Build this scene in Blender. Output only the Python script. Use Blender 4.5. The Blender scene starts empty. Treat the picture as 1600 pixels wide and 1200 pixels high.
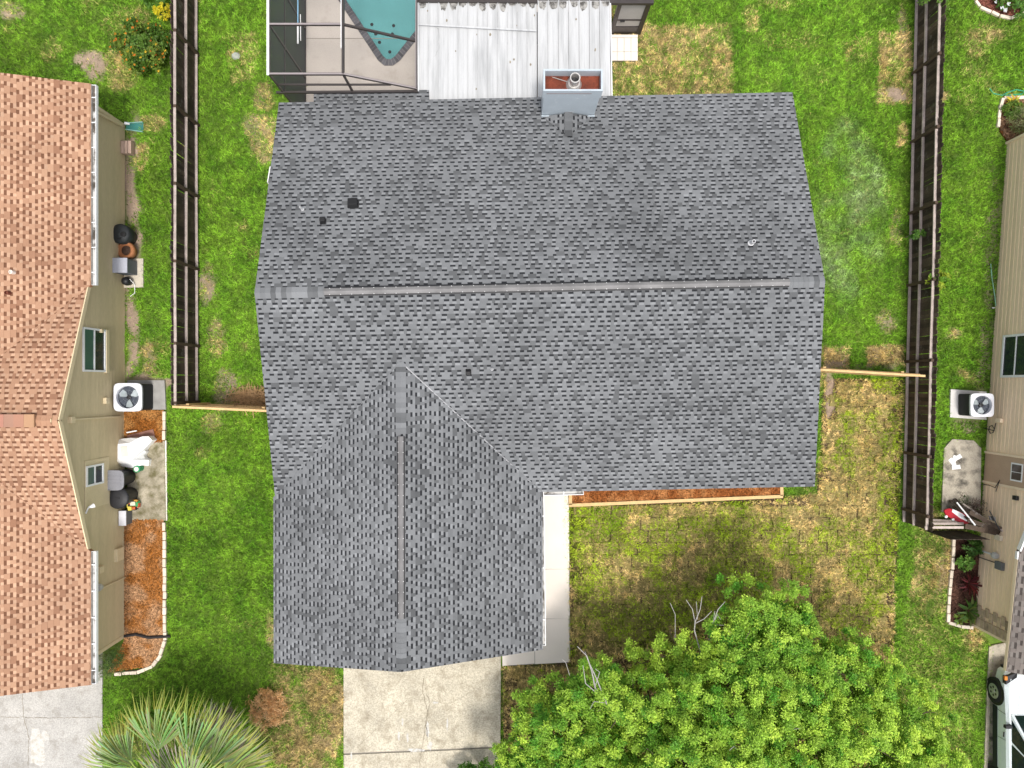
import bpy, bmesh, math, random
import numpy as np
from mathutils import Vector, Matrix

R = math.radians
random.seed(7)
RNG = np.random.default_rng(7)
scene = bpy.context.scene
COL = scene.collection

# ------------------------------------------------------------------ camera, sky, sun, exposure
H = 25.0            # drone height (m)
F = 1110.0          # focal length in photo pixels (1600 wide)
cam_d = bpy.data.cameras.new('camera')
cam_d.sensor_width = 36.0
cam_d.lens = 36.0 * F / 1600.0
cam_d.clip_end = 2000
cam_o = bpy.data.objects.new('camera', cam_d)
cam_o.location = (0, 0, H)
COL.objects.link(cam_o)
scene.camera = cam_o

SUN_EL, SUN_AZ = R(73), R(162)      # azimuth clockwise from +Y
world = bpy.data.worlds.new('World')
scene.world = world
world.use_nodes = True
wn = world.node_tree
bg = wn.nodes['Background']
sky = wn.nodes.new('ShaderNodeTexSky')
sky.sky_type = 'NISHITA'
sky.sun_disc = False
sky.sun_elevation = SUN_EL
sky.sun_rotation = SUN_AZ
sky.dust_density = 3.0
hs = wn.nodes.new('ShaderNodeHueSaturation')
hs.inputs['Saturation'].default_value = 0.25
wn.links.new(sky.outputs[0], hs.inputs['Color'])
wn.links.new(hs.outputs[0], bg.inputs['Color'])
bg.inputs['Strength'].default_value = 0.128

sun_d = bpy.data.lights.new('sun', 'SUN')
sun_d.energy = 1.3
sun_d.angle = R(10)
sun_d.color = (1.0, 0.95, 0.88)
sun_o = bpy.data.objects.new('sun', sun_d)
sdir = Vector((math.sin(SUN_AZ) * math.cos(SUN_EL), math.cos(SUN_AZ) * math.cos(SUN_EL), math.sin(SUN_EL)))
sun_o.rotation_euler = (-sdir).to_track_quat('-Z', 'Y').to_euler()
sun_o.location = (0, 0, 30)
COL.objects.link(sun_o)

vs = scene.view_settings
vs.view_transform = 'Standard'
vs.look = 'None'
vs.gamma = 1.0
vs.use_curve_mapping = False
vs.exposure = 1.0

# ------------------------------------------------------------------ helpers
def P(px, py, z=0.0):
    d = (H - z) / F
    return Vector(((px - 800) * d, -(py - 600) * d, z))

def ray_plane(px, py, o, n):
    o = Vector(o); n = Vector(n)
    c = Vector((0, 0, H)); d = Vector(((px - 800) / F, -(py - 600) / F, -1))
    t = (o - c).dot(n) / d.dot(n)
    return c + d * t

def tag(o, label=None, cat=None, group=None, kind=None):
    if label: o['label'] = label
    if cat: o['category'] = cat
    if group: o['group'] = group
    if kind: o['kind'] = kind
    return o

def empty(name, loc, label, cat, group=None, rz=0.0):
    o = bpy.data.objects.new(name, None)
    o.empty_display_size = 0.2
    o.location = loc
    o.rotation_euler = (0, 0, rz)
    COL.objects.link(o)
    return tag(o, label, cat, group)

class MB:
    """collects geometry in world space, then links it as ONE mesh object"""
    def __init__(s):
        s.v = []; s.f = []; s.c = []
    def quad(s, pts, col=None):
        b = len(s.v)
        s.v += [tuple(p) for p in pts]
        s.f.append(tuple(range(b, b + len(pts))))
        s.c.append(col)
    def hexa(s, p, col=None):
        """8 points: bottom 4 (ccw) then top 4"""
        b = len(s.v)
        s.v += [tuple(q) for q in p]
        for f in ((3, 2, 1, 0), (4, 5, 6, 7), (0, 1, 5, 4), (1, 2, 6, 5), (2, 3, 7, 6), (3, 0, 4, 7)):
            s.f.append(tuple(b + i for i in f)); s.c.append(col)
        return s
    def box(s, lo, hi, col=None):
        x0, y0, z0 = lo; x1, y1, z1 = hi
        return s.hexa([(x0, y0, z0), (x1, y0, z0), (x1, y1, z0), (x0, y1, z0), (x0, y0, z1), (x1, y0, z1), (x1, y1, z1), (x0, y1, z1)], col)
    def beam(s, a, b, w, h, up=(0, 0, 1), col=None):
        a = Vector(a); b = Vector(b); d = (b - a).normalized(); up = Vector(up)
        if abs(d.dot(up)) > 0.98: up = Vector((0, 1, 0))
        sd = d.cross(up).normalized(); u = sd.cross(d).normalized()
        sd = sd * (w / 2); u = u * (h / 2)
        return s.hexa([a - sd - u, a + sd - u, b + sd - u, b - sd - u, a - sd + u, a + sd + u, b + sd + u, b - sd + u], col)
    def prism(s, poly, z0, z1, col=None):
        n = len(poly); b = len(s.v)
        s.v += [(p[0], p[1], z0) for p in poly] + [(p[0], p[1], z1) for p in poly]
        s.f.append(tuple(reversed(range(b, b + n)))); s.c.append(col)
        s.f.append(tuple(range(b + n, b + 2 * n))); s.c.append(col)
        for i in range(n):
            j = (i + 1) % n
            s.f.append((b + i, b + j, b + n + j, b + n + i)); s.c.append(col)
        return s
    def tube(s, pts, r, n=6, col=None, caps=True):
        pts = [Vector(p) for p in pts]; m = len(pts); b = len(s.v)
        rr = r if isinstance(r, (list, tuple)) else [r] * m
        for i, p in enumerate(pts):
            d = (pts[min(i + 1, m - 1)] - pts[max(i - 1, 0)])
            d = d.normalized() if d.length > 1e-9 else Vector((0, 0, 1))
            a = d.cross(Vector((0, 0, 1)) if abs(d.z) < 0.9 else Vector((1, 0, 0))).normalized()
            c = d.cross(a)
            for k in range(n):
                t = 2 * math.pi * k / n
                s.v.append(tuple(p + a * (rr[i] * math.cos(t)) + c * (rr[i] * math.sin(t))))
        for i in range(m - 1):
            for k in range(n):
                l = (k + 1) % n
                s.f.append((b + i * n + k, b + i * n + l, b + (i + 1) * n + l, b + (i + 1) * n + k)); s.c.append(col)
        if caps:
            s.f.append(tuple(b + k for k in range(n))[::-1]); s.c.append(col)
            s.f.append(tuple(b + (m - 1) * n + k for k in range(n))); s.c.append(col)
        return s
    def lathe(s, c, prof, n=24, col=None, sx=1.0, sy=1.0):
        """prof: list of (r,z) from bottom to top around the vertical axis through c"""
        b = len(s.v)
        for r, z in prof:
            for k in range(n):
                t = 2 * math.pi * k / n
                s.v.append((c[0] + sx * r * math.cos(t), c[1] + sy * r * math.sin(t), c[2] + z))
        for i in range(len(prof) - 1):
            for k in range(n):
                l = (k + 1) % n
                s.f.append((b + i * n + k, b + i * n + l, b + (i + 1) * n + l, b + (i + 1) * n + k)); s.c.append(col)
        s.f.append(tuple(b + k for k in range(n))[::-1]); s.c.append(col)
        s.f.append(tuple(b + (len(prof) - 1) * n + k for k in range(n))); s.c.append(col)
        return s
    def build(s, name, mat, parent=None, smooth=False, bevel=0.0):
        me = bpy.data.meshes.new(name)
        off = Vector((0, 0, 0)); M = None
        v = s.v
        if parent is not None:
            M = world_inv(parent)
            v = [tuple(M @ Vector(p)) for p in v]
        me.from_pydata(v, [], s.f)
        if any(c is not None for c in s.c):
            at = me.attributes.new('col', 'FLOAT_COLOR', 'FACE')
            arr = np.ones((len(s.c), 4), np.float32)
            arr[:, :3] = [c if c is not None else (0.5, 0.5, 0.5) for c in s.c]
            at.data.foreach_set('color', arr.ravel())
        if smooth:
            me.polygons.foreach_set('use_smooth', [True] * len(me.polygons))
        me.materials.append(mat)
        me.update()
        o = bpy.data.objects.new(name, me)
        COL.objects.link(o)
        if parent is not None: o.parent = parent
        if bevel:
            m = o.modifiers.new('bevel', 'BEVEL'); m.width = bevel; m.segments = 2; m.limit_method = 'ANGLE'
        return o

def local_matrix(o):
    return Matrix.Translation(o.location) @ o.rotation_euler.to_matrix().to_4x4()
def world_inv(o):
    m = local_matrix(o); p = o.parent
    while p is not None:
        m = local_matrix(p) @ m; p = p.parent
    return m.inverted()

def np_mesh(name, verts, faces_n, cols, mat, parent=None, smooth=False):
    """verts (N,3) grouped in consecutive polygons of faces_n corners; cols (npoly,3)"""
    n = len(verts); k = n // faces_n
    me = bpy.data.meshes.new(name)
    me.vertices.add(n); me.vertices.foreach_set('co', np.ascontiguousarray(verts, np.float32).ravel())
    me.loops.add(n); me.loops.foreach_set('vertex_index', np.arange(n, dtype=np.int32))
    me.polygons.add(k)
    me.polygons.foreach_set('loop_start', np.arange(0, n, faces_n, dtype=np.int32))
    me.polygons.foreach_set('loop_total', np.full(k, faces_n, np.int32))
    at = me.attributes.new('col', 'FLOAT_COLOR', 'FACE')
    a = np.ones((k, 4), np.float32); a[:, :3] = cols
    at.data.foreach_set('color', a.ravel())
    me.materials.append(mat)
    me.update(); me.validate()
    o = bpy.data.objects.new(name, me); COL.objects.link(o)
    if parent is not None:
        o.parent = parent
        o.matrix_parent_inverse = world_inv(parent)
    return o

# ------------------------------------------------------------------ materials
MATS = {}
def mat(name, col, rough=0.8, var=0.15, scale=4.0, fine=60.0, fvar=0.1, bump=0.0, metal=0.0, spec=0.3, stain=None, st_scale=1.0, st_lo=0.55, st_hi=0.7, attr=False, objrand=0.0, stretch=(1, 1, 1), transl=0.0, bump_scale=None):
    if name in MATS: return MATS[name]
    m = bpy.data.materials.new(name); m.use_nodes = True
    nt = m.node_tree; N = nt.nodes; L = nt.links
    b = N['Principled BSDF']
    b.inputs['Roughness'].default_value = rough
    b.inputs['Metallic'].default_value = metal
    b.inputs['Specular IOR Level'].default_value = spec
    geo = N.new('ShaderNodeNewGeometry')
    mp = N.new('ShaderNodeMapping'); mp.inputs['Scale'].default_value = stretch
    L.new(geo.outputs['Position'], mp.inputs['Vector'])
    def noise(sc, det=4.0):
        n = N.new('ShaderNodeTexNoise'); n.inputs['Scale'].default_value = sc; n.inputs['Detail'].default_value = det
        L.new(mp.outputs[0], n.inputs['Vector']); return n
    def mrange(src, a0, a1, b0, b1):
        r = N.new('ShaderNodeMapRange')
        r.inputs['From Min'].default_value = a0; r.inputs['From Max'].default_value = a1
        r.inputs['To Min'].default_value = b0; r.inputs['To Max'].default_value = b1
        L.new(src, r.inputs['Value']); return r.outputs[0]
    def mul(c, fac):
        x = N.new('ShaderNodeMix'); x.data_type = 'RGBA'; x.blend_type = 'MULTIPLY'
        x.inputs['Factor'].default_value = 1.0
        L.new(c, x.inputs['A']); L.new(fac, x.inputs['B']); return x.outputs['Result']
    if attr:
        a = N.new('ShaderNodeAttribute'); a.attribute_name = 'col'; c = a.outputs['Color']
    else:
        rgb = N.new('ShaderNodeRGB'); rgb.outputs[0].default_value = (*col, 1); c = rgb.outputs[0]
    n1 = noise(scale)
    if var: c = mul(c, mrange(n1.outputs['Fac'], 0.25, 0.75, 1 - var, 1 + var))
    n2 = noise(fine, 3.0)
    if fvar: c = mul(c, mrange(n2.outputs['Fac'], 0.3, 0.7, 1 - fvar, 1 + fvar))
    if objrand:
        oi = N.new('ShaderNodeObjectInfo')
        c = mul(c, mrange(oi.outputs['Random'], 0, 1, 1 - objrand, 1 + objrand))
    if stain is not None:
        n3 = noise(st_scale, 6.0); n3.inputs['Roughness'].default_value = 0.65
        x = N.new('ShaderNodeMix'); x.data_type = 'RGBA'
        L.new(mrange(n3.outputs['Fac'], st_lo, st_hi, 0, 1), x.inputs['Factor'])
        L.new(c, x.inputs['A']); x.inputs['B'].default_value = (*stain, 1); c = x.outputs['Result']
    L.new(c, b.inputs['Base Color'])
    if bump:
        bn = N.new('ShaderNodeBump'); bn.inputs['Strength'].default_value = bump; bn.inputs['Distance'].default_value = 0.01
        src = n2 if bump_scale is None else noise(bump_scale)
        L.new(src.outputs['Fac'], bn.inputs['Height']); L.new(bn.outputs[0], b.inputs['Normal'])
    if transl:
        t = N.new('ShaderNodeBsdfTranslucent'); L.new(c, t.inputs['Color'])
        ms = N.new('ShaderNodeMixShader'); ms.inputs[0].default_value = transl
        out = N['Material Output']
        L.new(b.outputs[0], ms.inputs[1]); L.new(t.outputs[0], ms.inputs[2]); L.new(ms.outputs[0], out.inputs['Surface'])
    MATS[name] = m
    return m

def screen_mat(name, col, opacity):
    m = bpy.data.materials.new(name); m.use_nodes = True
    nt = m.node_tree; N = nt.nodes; L = nt.links
    b = N['Principled BSDF']; b.inputs['Base Color'].default_value = (*col, 1); b.inputs['Roughness'].default_value = 0.7
    t = N.new('ShaderNodeBsdfTransparent'); ms = N.new('ShaderNodeMixShader'); ms.inputs[0].default_value = opacity
    L.new(t.outputs[0], ms.inputs[1]); L.new(b.outputs[0], ms.inputs[2]); L.new(ms.outputs[0], N['Material Output'].inputs['Surface'])
    return m

# ------------------------------------------------------------------ numpy noise
_T = np.random.default_rng(3).random((8, 256, 256))
def vnoise(x, y, s, k=0):
    x = x / s + 137.3; y = y / s + 71.7
    xi = np.floor(x).astype(int); yi = np.floor(y).astype(int)
    fx = x - xi; fy = y - yi
    fx = fx * fx * (3 - 2 * fx); fy = fy * fy * (3 - 2 * fy)
    T = _T[k % 8]
    a = T[xi % 256, yi % 256]; b = T[(xi + 1) % 256, yi % 256]
    c = T[xi % 256, (yi + 1) % 256]; d = T[(xi + 1) % 256, (yi + 1) % 256]
    return (a * (1 - fx) + b * fx) * (1 - fy) + (c * (1 - fx) + d * fx) * fy
def fbm(x, y, s, k=0, o=4):
    r = 0; a = 0.5; t = 0
    for i in range(o):
        r = r + a * vnoise(x, y, s / 2 ** i, k + i); t += a; a *= 0.55
    return r / t
def sst(a, b, x):
    t = np.clip((x - a) / (b - a), 0, 1); return t * t * (3 - 2 * t)
def inpoly(x, y, poly):
    r = np.zeros(x.shape, bool); n = len(poly)
    for i in range(n):
        x0, y0 = poly[i][0], poly[i][1]; x1, y1 = poly[(i + 1) % n][0], poly[(i + 1) % n][1]
        if y0 == y1: continue
        c = ((y0 > y) != (y1 > y)) & (x < (x1 - x0) * (y - y0) / (y1 - y0) + x0)
        r ^= c
    return r
def PP(*pts, z=0.0):
    return [P(a, b, z) for a, b in pts]

# ------------------------------------------------------------------ lawn layout (ground plan)
SOD = PP((888, 792), (1276, 772), (1288, 592), (1412, 592), (1402, 842), (1396, 1010), (1370, 1300), (790, 1300), (784, 1040), (888, 1034))
NO_GRASS = [
    PP((436, 200), (1180, 200), (1250, 740), (880, 770), (882, 792), (888, 1036), (784, 1040), (782, 1400), (537, 1400), (537, 1030), (470, 1030), (440, 740)),
    PP((478, -120), (955, -120), (955, 220), (478, 220)),
    PP((952, 56), (997, 56), (997, 96), (952, 96)),
    PP((-400, -30), (-400, 1400), (-100, 1400), (-100, 1060), (193, 996), (198, 195), (-200, 195)),
    PP((195, 632), (258, 632), (262, 1025), (240, 1050), (165, 1058), (161, 1074), (161, 1400), (-400, 1400), (-400, 1000), (195, 995)),
    PP((198, 590), (262, 590), (262, 645), (198, 645)),
    PP((195, 378), (225, 378), (225, 450), (195, 450)),
    PP((1573, 225), (1521, 976), (1550, 1010), (1536, 1400), (1900, 1400), (1900, 225)),
    PP((1478, 690), (1533, 685), (1530, 800), (1470, 800)),
    PP((1486, 838), (1532, 838), (1522, 982), (1478, 978)),
    PP((1484, 606), (1546, 606), (1546, 658), (1484, 658)),
    PP((890, 765), (1224, 755), (1224, 780), (890, 793)),
    PP((1560, 152), (1760, 152), (1760, 225), (1573, 225), (1558, 210)),
    PP((1520, -40), (1524, 8), (1545, 22), (1575, 30), (1640, 10), (1640, -40)),
]
def nograss(x, y):
    r = np.zeros(x.shape, bool)
    for p in NO_GRASS: r |= inpoly(x, y, p)
    return r

SOD_PX, SOD_PY = 0.665, 0.435
_sr = np.random.default_rng(11)
SOD_OFF = np.array([(r % 2) * 0.33 + _sr.uniform(-.08, .08) for r in range(80)])
SOD_Y0 = 0.3
def sod_gap(x, y):
    r = np.clip(np.round((SOD_Y0 - y) / SOD_PY).astype(int), 0, 79)
    dy = np.abs((SOD_Y0 - y) - r * SOD_PY)
    u = (x + 0.5 - SOD_OFF[r]) / SOD_PX; dx = np.abs(u - np.round(u)) * SOD_PX
    wob = np.maximum(0, 0.6 * vnoise(x, y, 0.30, 3) + .4 * vnoise(x, y, 1.4, 2) - 0.57) * 0.30 - 0.016
    return (dx > 0.328 - wob) | (dy > 0.217 - wob * .5)
# dry / bare / dark zones in plan: (cx, cy, rx, ry) px on the ground, amounts
ZONES = [  # cx, cy, rx, ry, dry, bare, dark, pale
    (1050, 98, 98, 62, 0.56, 0, 0, 0), (1398, 105, 28, 60, 0.55, 0, 0, 0), (1400, 145, 22, 14, 0.2, 0.9, 0, 0),
    (975, 30, 40, 26, 0.45, 0.1, 0, 0), (1418, 40, 8, 45, 0.4, 0.4, 0, 0), (1414, 215, 10, 22, 0.6, 0, 0, 0),
    (1325, 335, 60, 150, 0.08, 0, 0, 0.95), (1308, 560, 22, 16, 0.75, 0, 0, 0), (1385, 555, 32, 18, 0.8, 0.2, 0, 0),
    (1350, 572, 70, 8, 0, 0.6, 0, 0), (1295, 610, 8, 50, 0, 0.9, 0, 0), (1382, 590, 16, 20, -0.8, 0, 0, 0),
    (1410, 870, 14, 90, -0.6, 0, 0.1, 0), (1455, 870, 55, 80, 0.24, 0, 0, 0), (1470, 1020, 75, 240, 0.26, 0, 0.12, 0),
    (405, 215, 22, 40, 0.5, 0.25, 0, 0), (412, 150, 20, 25, 0.5, 0.2, 0, 0), (325, 440, 14, 45, 0.4, 0.6, 0, 0),
    (345, 530, 18, 30, 0.4, 0.3, 0, 0), (350, 610, 20, 30, 0.3, 0.7, 0, 0), (395, 620, 30, 18, 0.9, 0.3, 0, 0),
    (375, 90, 30, 40, 0.35, 0, 0, 0), (330, 660, 22, 22, 0.45, 0.2, 0, 0), (320, 715, 16, 14, 0.6, 0, 0, 0),
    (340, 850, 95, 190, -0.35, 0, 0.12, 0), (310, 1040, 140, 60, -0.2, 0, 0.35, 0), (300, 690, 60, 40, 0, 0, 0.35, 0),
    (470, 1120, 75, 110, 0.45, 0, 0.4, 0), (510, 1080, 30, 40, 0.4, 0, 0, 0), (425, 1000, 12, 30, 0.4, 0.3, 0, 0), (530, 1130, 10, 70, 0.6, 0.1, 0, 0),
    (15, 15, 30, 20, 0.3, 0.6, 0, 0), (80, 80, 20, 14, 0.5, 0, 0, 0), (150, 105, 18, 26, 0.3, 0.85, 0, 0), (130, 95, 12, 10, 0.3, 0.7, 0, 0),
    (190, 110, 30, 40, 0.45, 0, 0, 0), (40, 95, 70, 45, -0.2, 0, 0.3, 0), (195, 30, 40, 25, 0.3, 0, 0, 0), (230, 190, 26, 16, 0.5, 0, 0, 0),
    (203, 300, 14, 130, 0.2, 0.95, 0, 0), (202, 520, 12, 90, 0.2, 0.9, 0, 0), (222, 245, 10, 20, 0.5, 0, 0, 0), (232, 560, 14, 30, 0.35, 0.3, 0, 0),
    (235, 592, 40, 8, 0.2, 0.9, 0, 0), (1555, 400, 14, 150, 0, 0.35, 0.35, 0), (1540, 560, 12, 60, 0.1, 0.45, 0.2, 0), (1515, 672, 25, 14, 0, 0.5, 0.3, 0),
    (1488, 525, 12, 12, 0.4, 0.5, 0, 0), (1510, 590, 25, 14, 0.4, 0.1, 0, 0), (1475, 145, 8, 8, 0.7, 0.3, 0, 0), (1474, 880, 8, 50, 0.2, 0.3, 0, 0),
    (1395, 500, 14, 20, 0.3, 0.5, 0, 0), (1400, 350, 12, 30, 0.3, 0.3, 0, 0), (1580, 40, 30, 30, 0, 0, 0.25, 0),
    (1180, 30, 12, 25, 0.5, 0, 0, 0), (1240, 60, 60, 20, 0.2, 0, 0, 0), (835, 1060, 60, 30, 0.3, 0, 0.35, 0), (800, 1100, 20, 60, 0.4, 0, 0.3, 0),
    (1300, 810, 70, 90, 0.25, 0, 0, 0), (1240, 800, 40, 26, 0.35, 0.1, 0, 0), (960, 960, 80, 60, 0.1, 0.1, 0.1, 0),
]
def lawn(x, y):
    px = 800 + x * F / H; py = 600 - y * F / H
    wx = px + (fbm(x, y, 1.0, 1, 3) - 0.5) * 34; wy = py + (fbm(x, y, 1.0, 4, 3) - 0.5) * 34
    dry = sst(0.62, 0.86, fbm(x, y, 2.2, 0)) * 0.5 + sst(0.55, 0.95, vnoise(x, y, 0.35, 5)) * 0.14
    sod = inpoly(x, y, SOD)
    sd = 0.05 + 0.86 * sst(0.30, 0.66, fbm(x, y, 0.75, 2, 4)) * (0.35 + 0.65 * sst(0.25, 0.6, fbm(x, y, 3.0, 6, 2)))
    dry = np.where(sod, np.maximum(dry, sd), dry)
    bare = np.zeros(x.shape); dark = np.zeros(x.shape); pale = np.zeros(x.shape)
    for cx, cy, rx, ry, d, b, k, p in ZONES:
        if (cx, cy) in ((1050, 98), (1398, 105), (1308, 560), (1385, 555)):     # laid rolls of turf: squared edges
            q = np.maximum(np.abs(px + (wx - px) * .25 - cx) / rx, np.abs(py + (wy - py) * .25 - cy) / ry); w = 1 - sst(0.90, 1.02, q)
        else:
            q = ((wx - cx) / rx) ** 2 + ((wy - cy) / ry) ** 2; w = 1 - sst(0.55, 1.15, q)
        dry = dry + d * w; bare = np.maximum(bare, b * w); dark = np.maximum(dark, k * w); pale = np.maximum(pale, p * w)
    n = 0.53 + (fbm(x, y, 0.45, 3, 5) - .5) * .5; n0 = fbm(x, y, 4.0, 5, 3)
    dry = np.clip(dry * (0.45 + 1.1 * vnoise(x, y, 0.16, 6)), 0, 1)
    pale = pale * sst(.25, .75, fbm(x, y, .9, 4, 5)) * (0.4 + 1.0 * vnoise(x, y, .09, 1))
    bare = np.clip(bare * (0.3 + 1.4 * vnoise(x, y, 0.3, 7)), 0, 1)
    return dry, bare, dark, pale, n, n0, sod
def lawn_col(x, y, jit=None):
    dry, bare, dark, pale, n, n0, sod = lawn(x, y)
    t = sst(0.25, 0.75, n)[..., None]; t0 = n0[..., None]
    g = np.array([0.070, 0.180, 0.012]) * (1 - t) + np.array([0.195, 0.350, 0.030]) * t
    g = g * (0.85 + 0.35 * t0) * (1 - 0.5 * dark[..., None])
    g = np.where(sod[..., None], g * np.array([1.75, 1.2, 1.05]), g)
    g = g * (1 - pale[..., None] * 0.55) + np.array([0.36, 0.43, 0.24]) * pale[..., None] * 0.55
    d = np.array([0.37, 0.275, 0.085]) * (1 - t) + np.array([0.66, 0.50, 0.24]) * t
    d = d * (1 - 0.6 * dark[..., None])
    if jit is not None:
        dry = np.clip(dry + (jit - 0.5) * 0.7 * (dry > 0.12), 0, 1)
    k = sst(0.2, 0.85, dry)[..., None]
    c = g * (1 - k) + d * k
    return c, bare

# ------------------------------------------------------------------ ground sheet
def build_ground():
    xs = np.concatenate([[-600, -250, -100, -50, -30], np.arange(-22, 22.01, 0.16), [30, 50, 100, 250, 600]])
    ys = np.concatenate([[-600, -250, -100, -50, -28], np.arange(-17, 17.01, 0.16), [28, 50, 100, 250, 600]])
    gx, gy = np.meshgrid(xs, ys)
    nx, ny = len(xs), len(ys)
    z = (fbm(gx, gy, 1.5, 2, 3) - 0.5) * 0.03 - 0.012
    inner = (np.abs(gx) < 22) & (np.abs(gy) < 17)
    z = np.where(inner, z, -0.02)
    ng = nograss(gx, gy); z = np.where(ng, -0.035, z)
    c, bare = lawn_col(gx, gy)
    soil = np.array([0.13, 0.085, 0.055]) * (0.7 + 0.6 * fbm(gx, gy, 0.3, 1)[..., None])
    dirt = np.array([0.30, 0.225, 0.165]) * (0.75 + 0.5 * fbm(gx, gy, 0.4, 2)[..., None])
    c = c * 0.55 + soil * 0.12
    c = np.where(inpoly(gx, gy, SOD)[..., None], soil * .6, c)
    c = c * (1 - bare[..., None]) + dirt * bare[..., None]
    vid = np.arange(nx * ny).reshape(ny, nx)
    a = vid[:-1, :-1].ravel(); b = vid[:-1, 1:].ravel(); d_ = vid[1:, 1:].ravel(); e = vid[1:, :-1].ravel()
    cx = (gx[:-1, :-1] + gx[1:, 1:]).ravel() / 2; cy = (gy[:-1, :-1] + gy[1:, 1:]).ravel() / 2
    keep = ~((cx > -6.5) & (cx < -2.5) & (cy > 11.0) & (cy < 22))
    f = np.stack([a, b, d_, e], 1)[keep]
    me = bpy.data.meshes.new('ground')
    me.from_pydata(np.stack([gx.ravel(), gy.ravel(), z.ravel()], 1).tolist(), [], f.tolist())
    at = me.attributes.new('col', 'FLOAT_COLOR', 'POINT')
    arr = np.ones((nx * ny, 4), np.float32); arr[:, :3] = c.reshape(-1, 3)
    at.data.foreach_set('color', arr.ravel())
    me.materials.append(mat('ground_soil', (0, 0, 0), 0.95, 0.2, 6, 45, 0.35, bump=0.6, attr=True))
    o = bpy.data.objects.new('ground', me); COL.objects.link(o)
    tag(o, 'grassy ground of the house lots', kind='structure')
    return o
ground = build_ground()

def build_grass(density=1150):
    x0, x1, y0, y1 = -19.5, 19.5, -15, 15
    n = int((x1 - x0) * (y1 - y0) * density)
    x = RNG.uniform(x0, x1, n); y = RNG.uniform(y0, y1, n)
    k = ~nograss(x, y); x = x[k]; y = y[k]
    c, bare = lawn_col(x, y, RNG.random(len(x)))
    cl = 0.5 * vnoise(x, y, 0.055, 3) + 0.35 * vnoise(x, y, 0.12, 4) + .15 * vnoise(x, y, .3, 5)
    keep = (RNG.random(len(x)) > bare * 0.97) & ~(inpoly(x, y, SOD) & sod_gap(x, y) & (RNG.random(len(x)) < .93))
    x = x[keep]; y = y[keep]; c = c[keep]; cl = cl[keep]
    n = len(x)
    a = RNG.uniform(0, 2 * np.pi, n); tilt = RNG.uniform(0.5, 1.35, n)
    sod = inpoly(x, y, SOD)
    L = RNG.uniform(0.06, 0.13, n) * (0.45 + 1.1 * cl) * np.where(sod, .85, 1); w = RNG.uniform(0.010, 0.020, n)
    dx = np.cos(a) * np.sin(tilt) * L; dy = np.sin(a) * np.sin(tilt) * L; dz = np.cos(tilt) * L
    sx = -np.sin(a) * w; sy = np.cos(a) * w
    z0 = np.where(sod, 0.02, -0.012) + (cl - .5) * 0.05
    v = np.empty((n, 3, 3), np.float32)
    v[:, 0] = np.stack([x - sx, y - sy, z0], 1); v[:, 1] = np.stack([x + sx, y + sy, z0], 1)
    v[:, 2] = np.stack([x + dx, y + dy, z0 + dz + 0.01], 1)
    c = c * RNG.uniform(0.6, 1.4, (n, 1)) * (0.42 + 1.25 * sst(.22, .80, cl))[:, None]
    o = np_mesh('grass', v.reshape(-1, 3), 3, c, mat('grass_blade', (0, 0, 0), 0.6, 0.0, fvar=0.0, attr=True, transl=0.25, spec=0.15))
    tag(o, 'mixed green and straw coloured lawn grass round the houses', 'grass', kind='stuff')
build_grass()

# sod pieces of the new front lawn: each its own slab
def build_sod():
    m = mat('sod_mat', (0.25, 0.21, 0.075), 0.95, 0.35, 3.0, 40, 0.4, bump=0.5, objrand=0.25)
    meshes = []
    for k in range(6):
        mb = MB(); poly = []
        w, d = 0.316, 0.203
        for (ax, ay), (bx_, by) in (((-w, -d), (w, -d)), ((w, -d), (w, d)), ((w, d), (-w, d)), ((-w, d), (-w, -d))):
            for t in (0, 0.33, 0.66):
                poly.append((ax + (bx_ - ax) * t + random.uniform(-.016, .016), ay + (by - ay) * t + random.uniform(-.016, .016)))
        mb.prism(poly, -0.03, 0.022)
        me = bpy.data.meshes.new('sod_piece'); me.from_pydata(mb.v, [], mb.f); me.materials.append(m); me.update()
        meshes.append(me)
    tree_hide = PP((800, 1200), (850, 1090), (1010, 1010), (1170, 960), (1230, 960), (1330, 1060), (1420, 1160), (1430, 1300), (800, 1300))
    pitchx, pitchy = SOD_PX, SOD_PY
    n = 0
    row = 0
    y = SOD_Y0
    while y > -13.6:
        x = -0.5 + SOD_OFF[row]
        while x < 14.2:
            ok = all(inpoly(np.array([x + a]), np.array([y + b]), SOD)[0] for a in (-.25, .25) for b in (-.15, .15))
            if ok and not inpoly(np.array([x]), np.array([y]), tree_hide)[0] and n < 298:
                o = bpy.data.objects.new('sod_piece', random.choice(meshes))
                o.location = (x + random.uniform(-.012, .012), y + random.uniform(-.012, .012), random.uniform(-.004, .006))
                o.rotation_euler = (0, 0, random.uniform(-.03, .03) + (math.pi if random.random() < .5 else 0))
                COL.objects.link(o); o.parent = ground; n += 1
            x += pitchx
        y -= pitchy; row += 1
build_sod()

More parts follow.
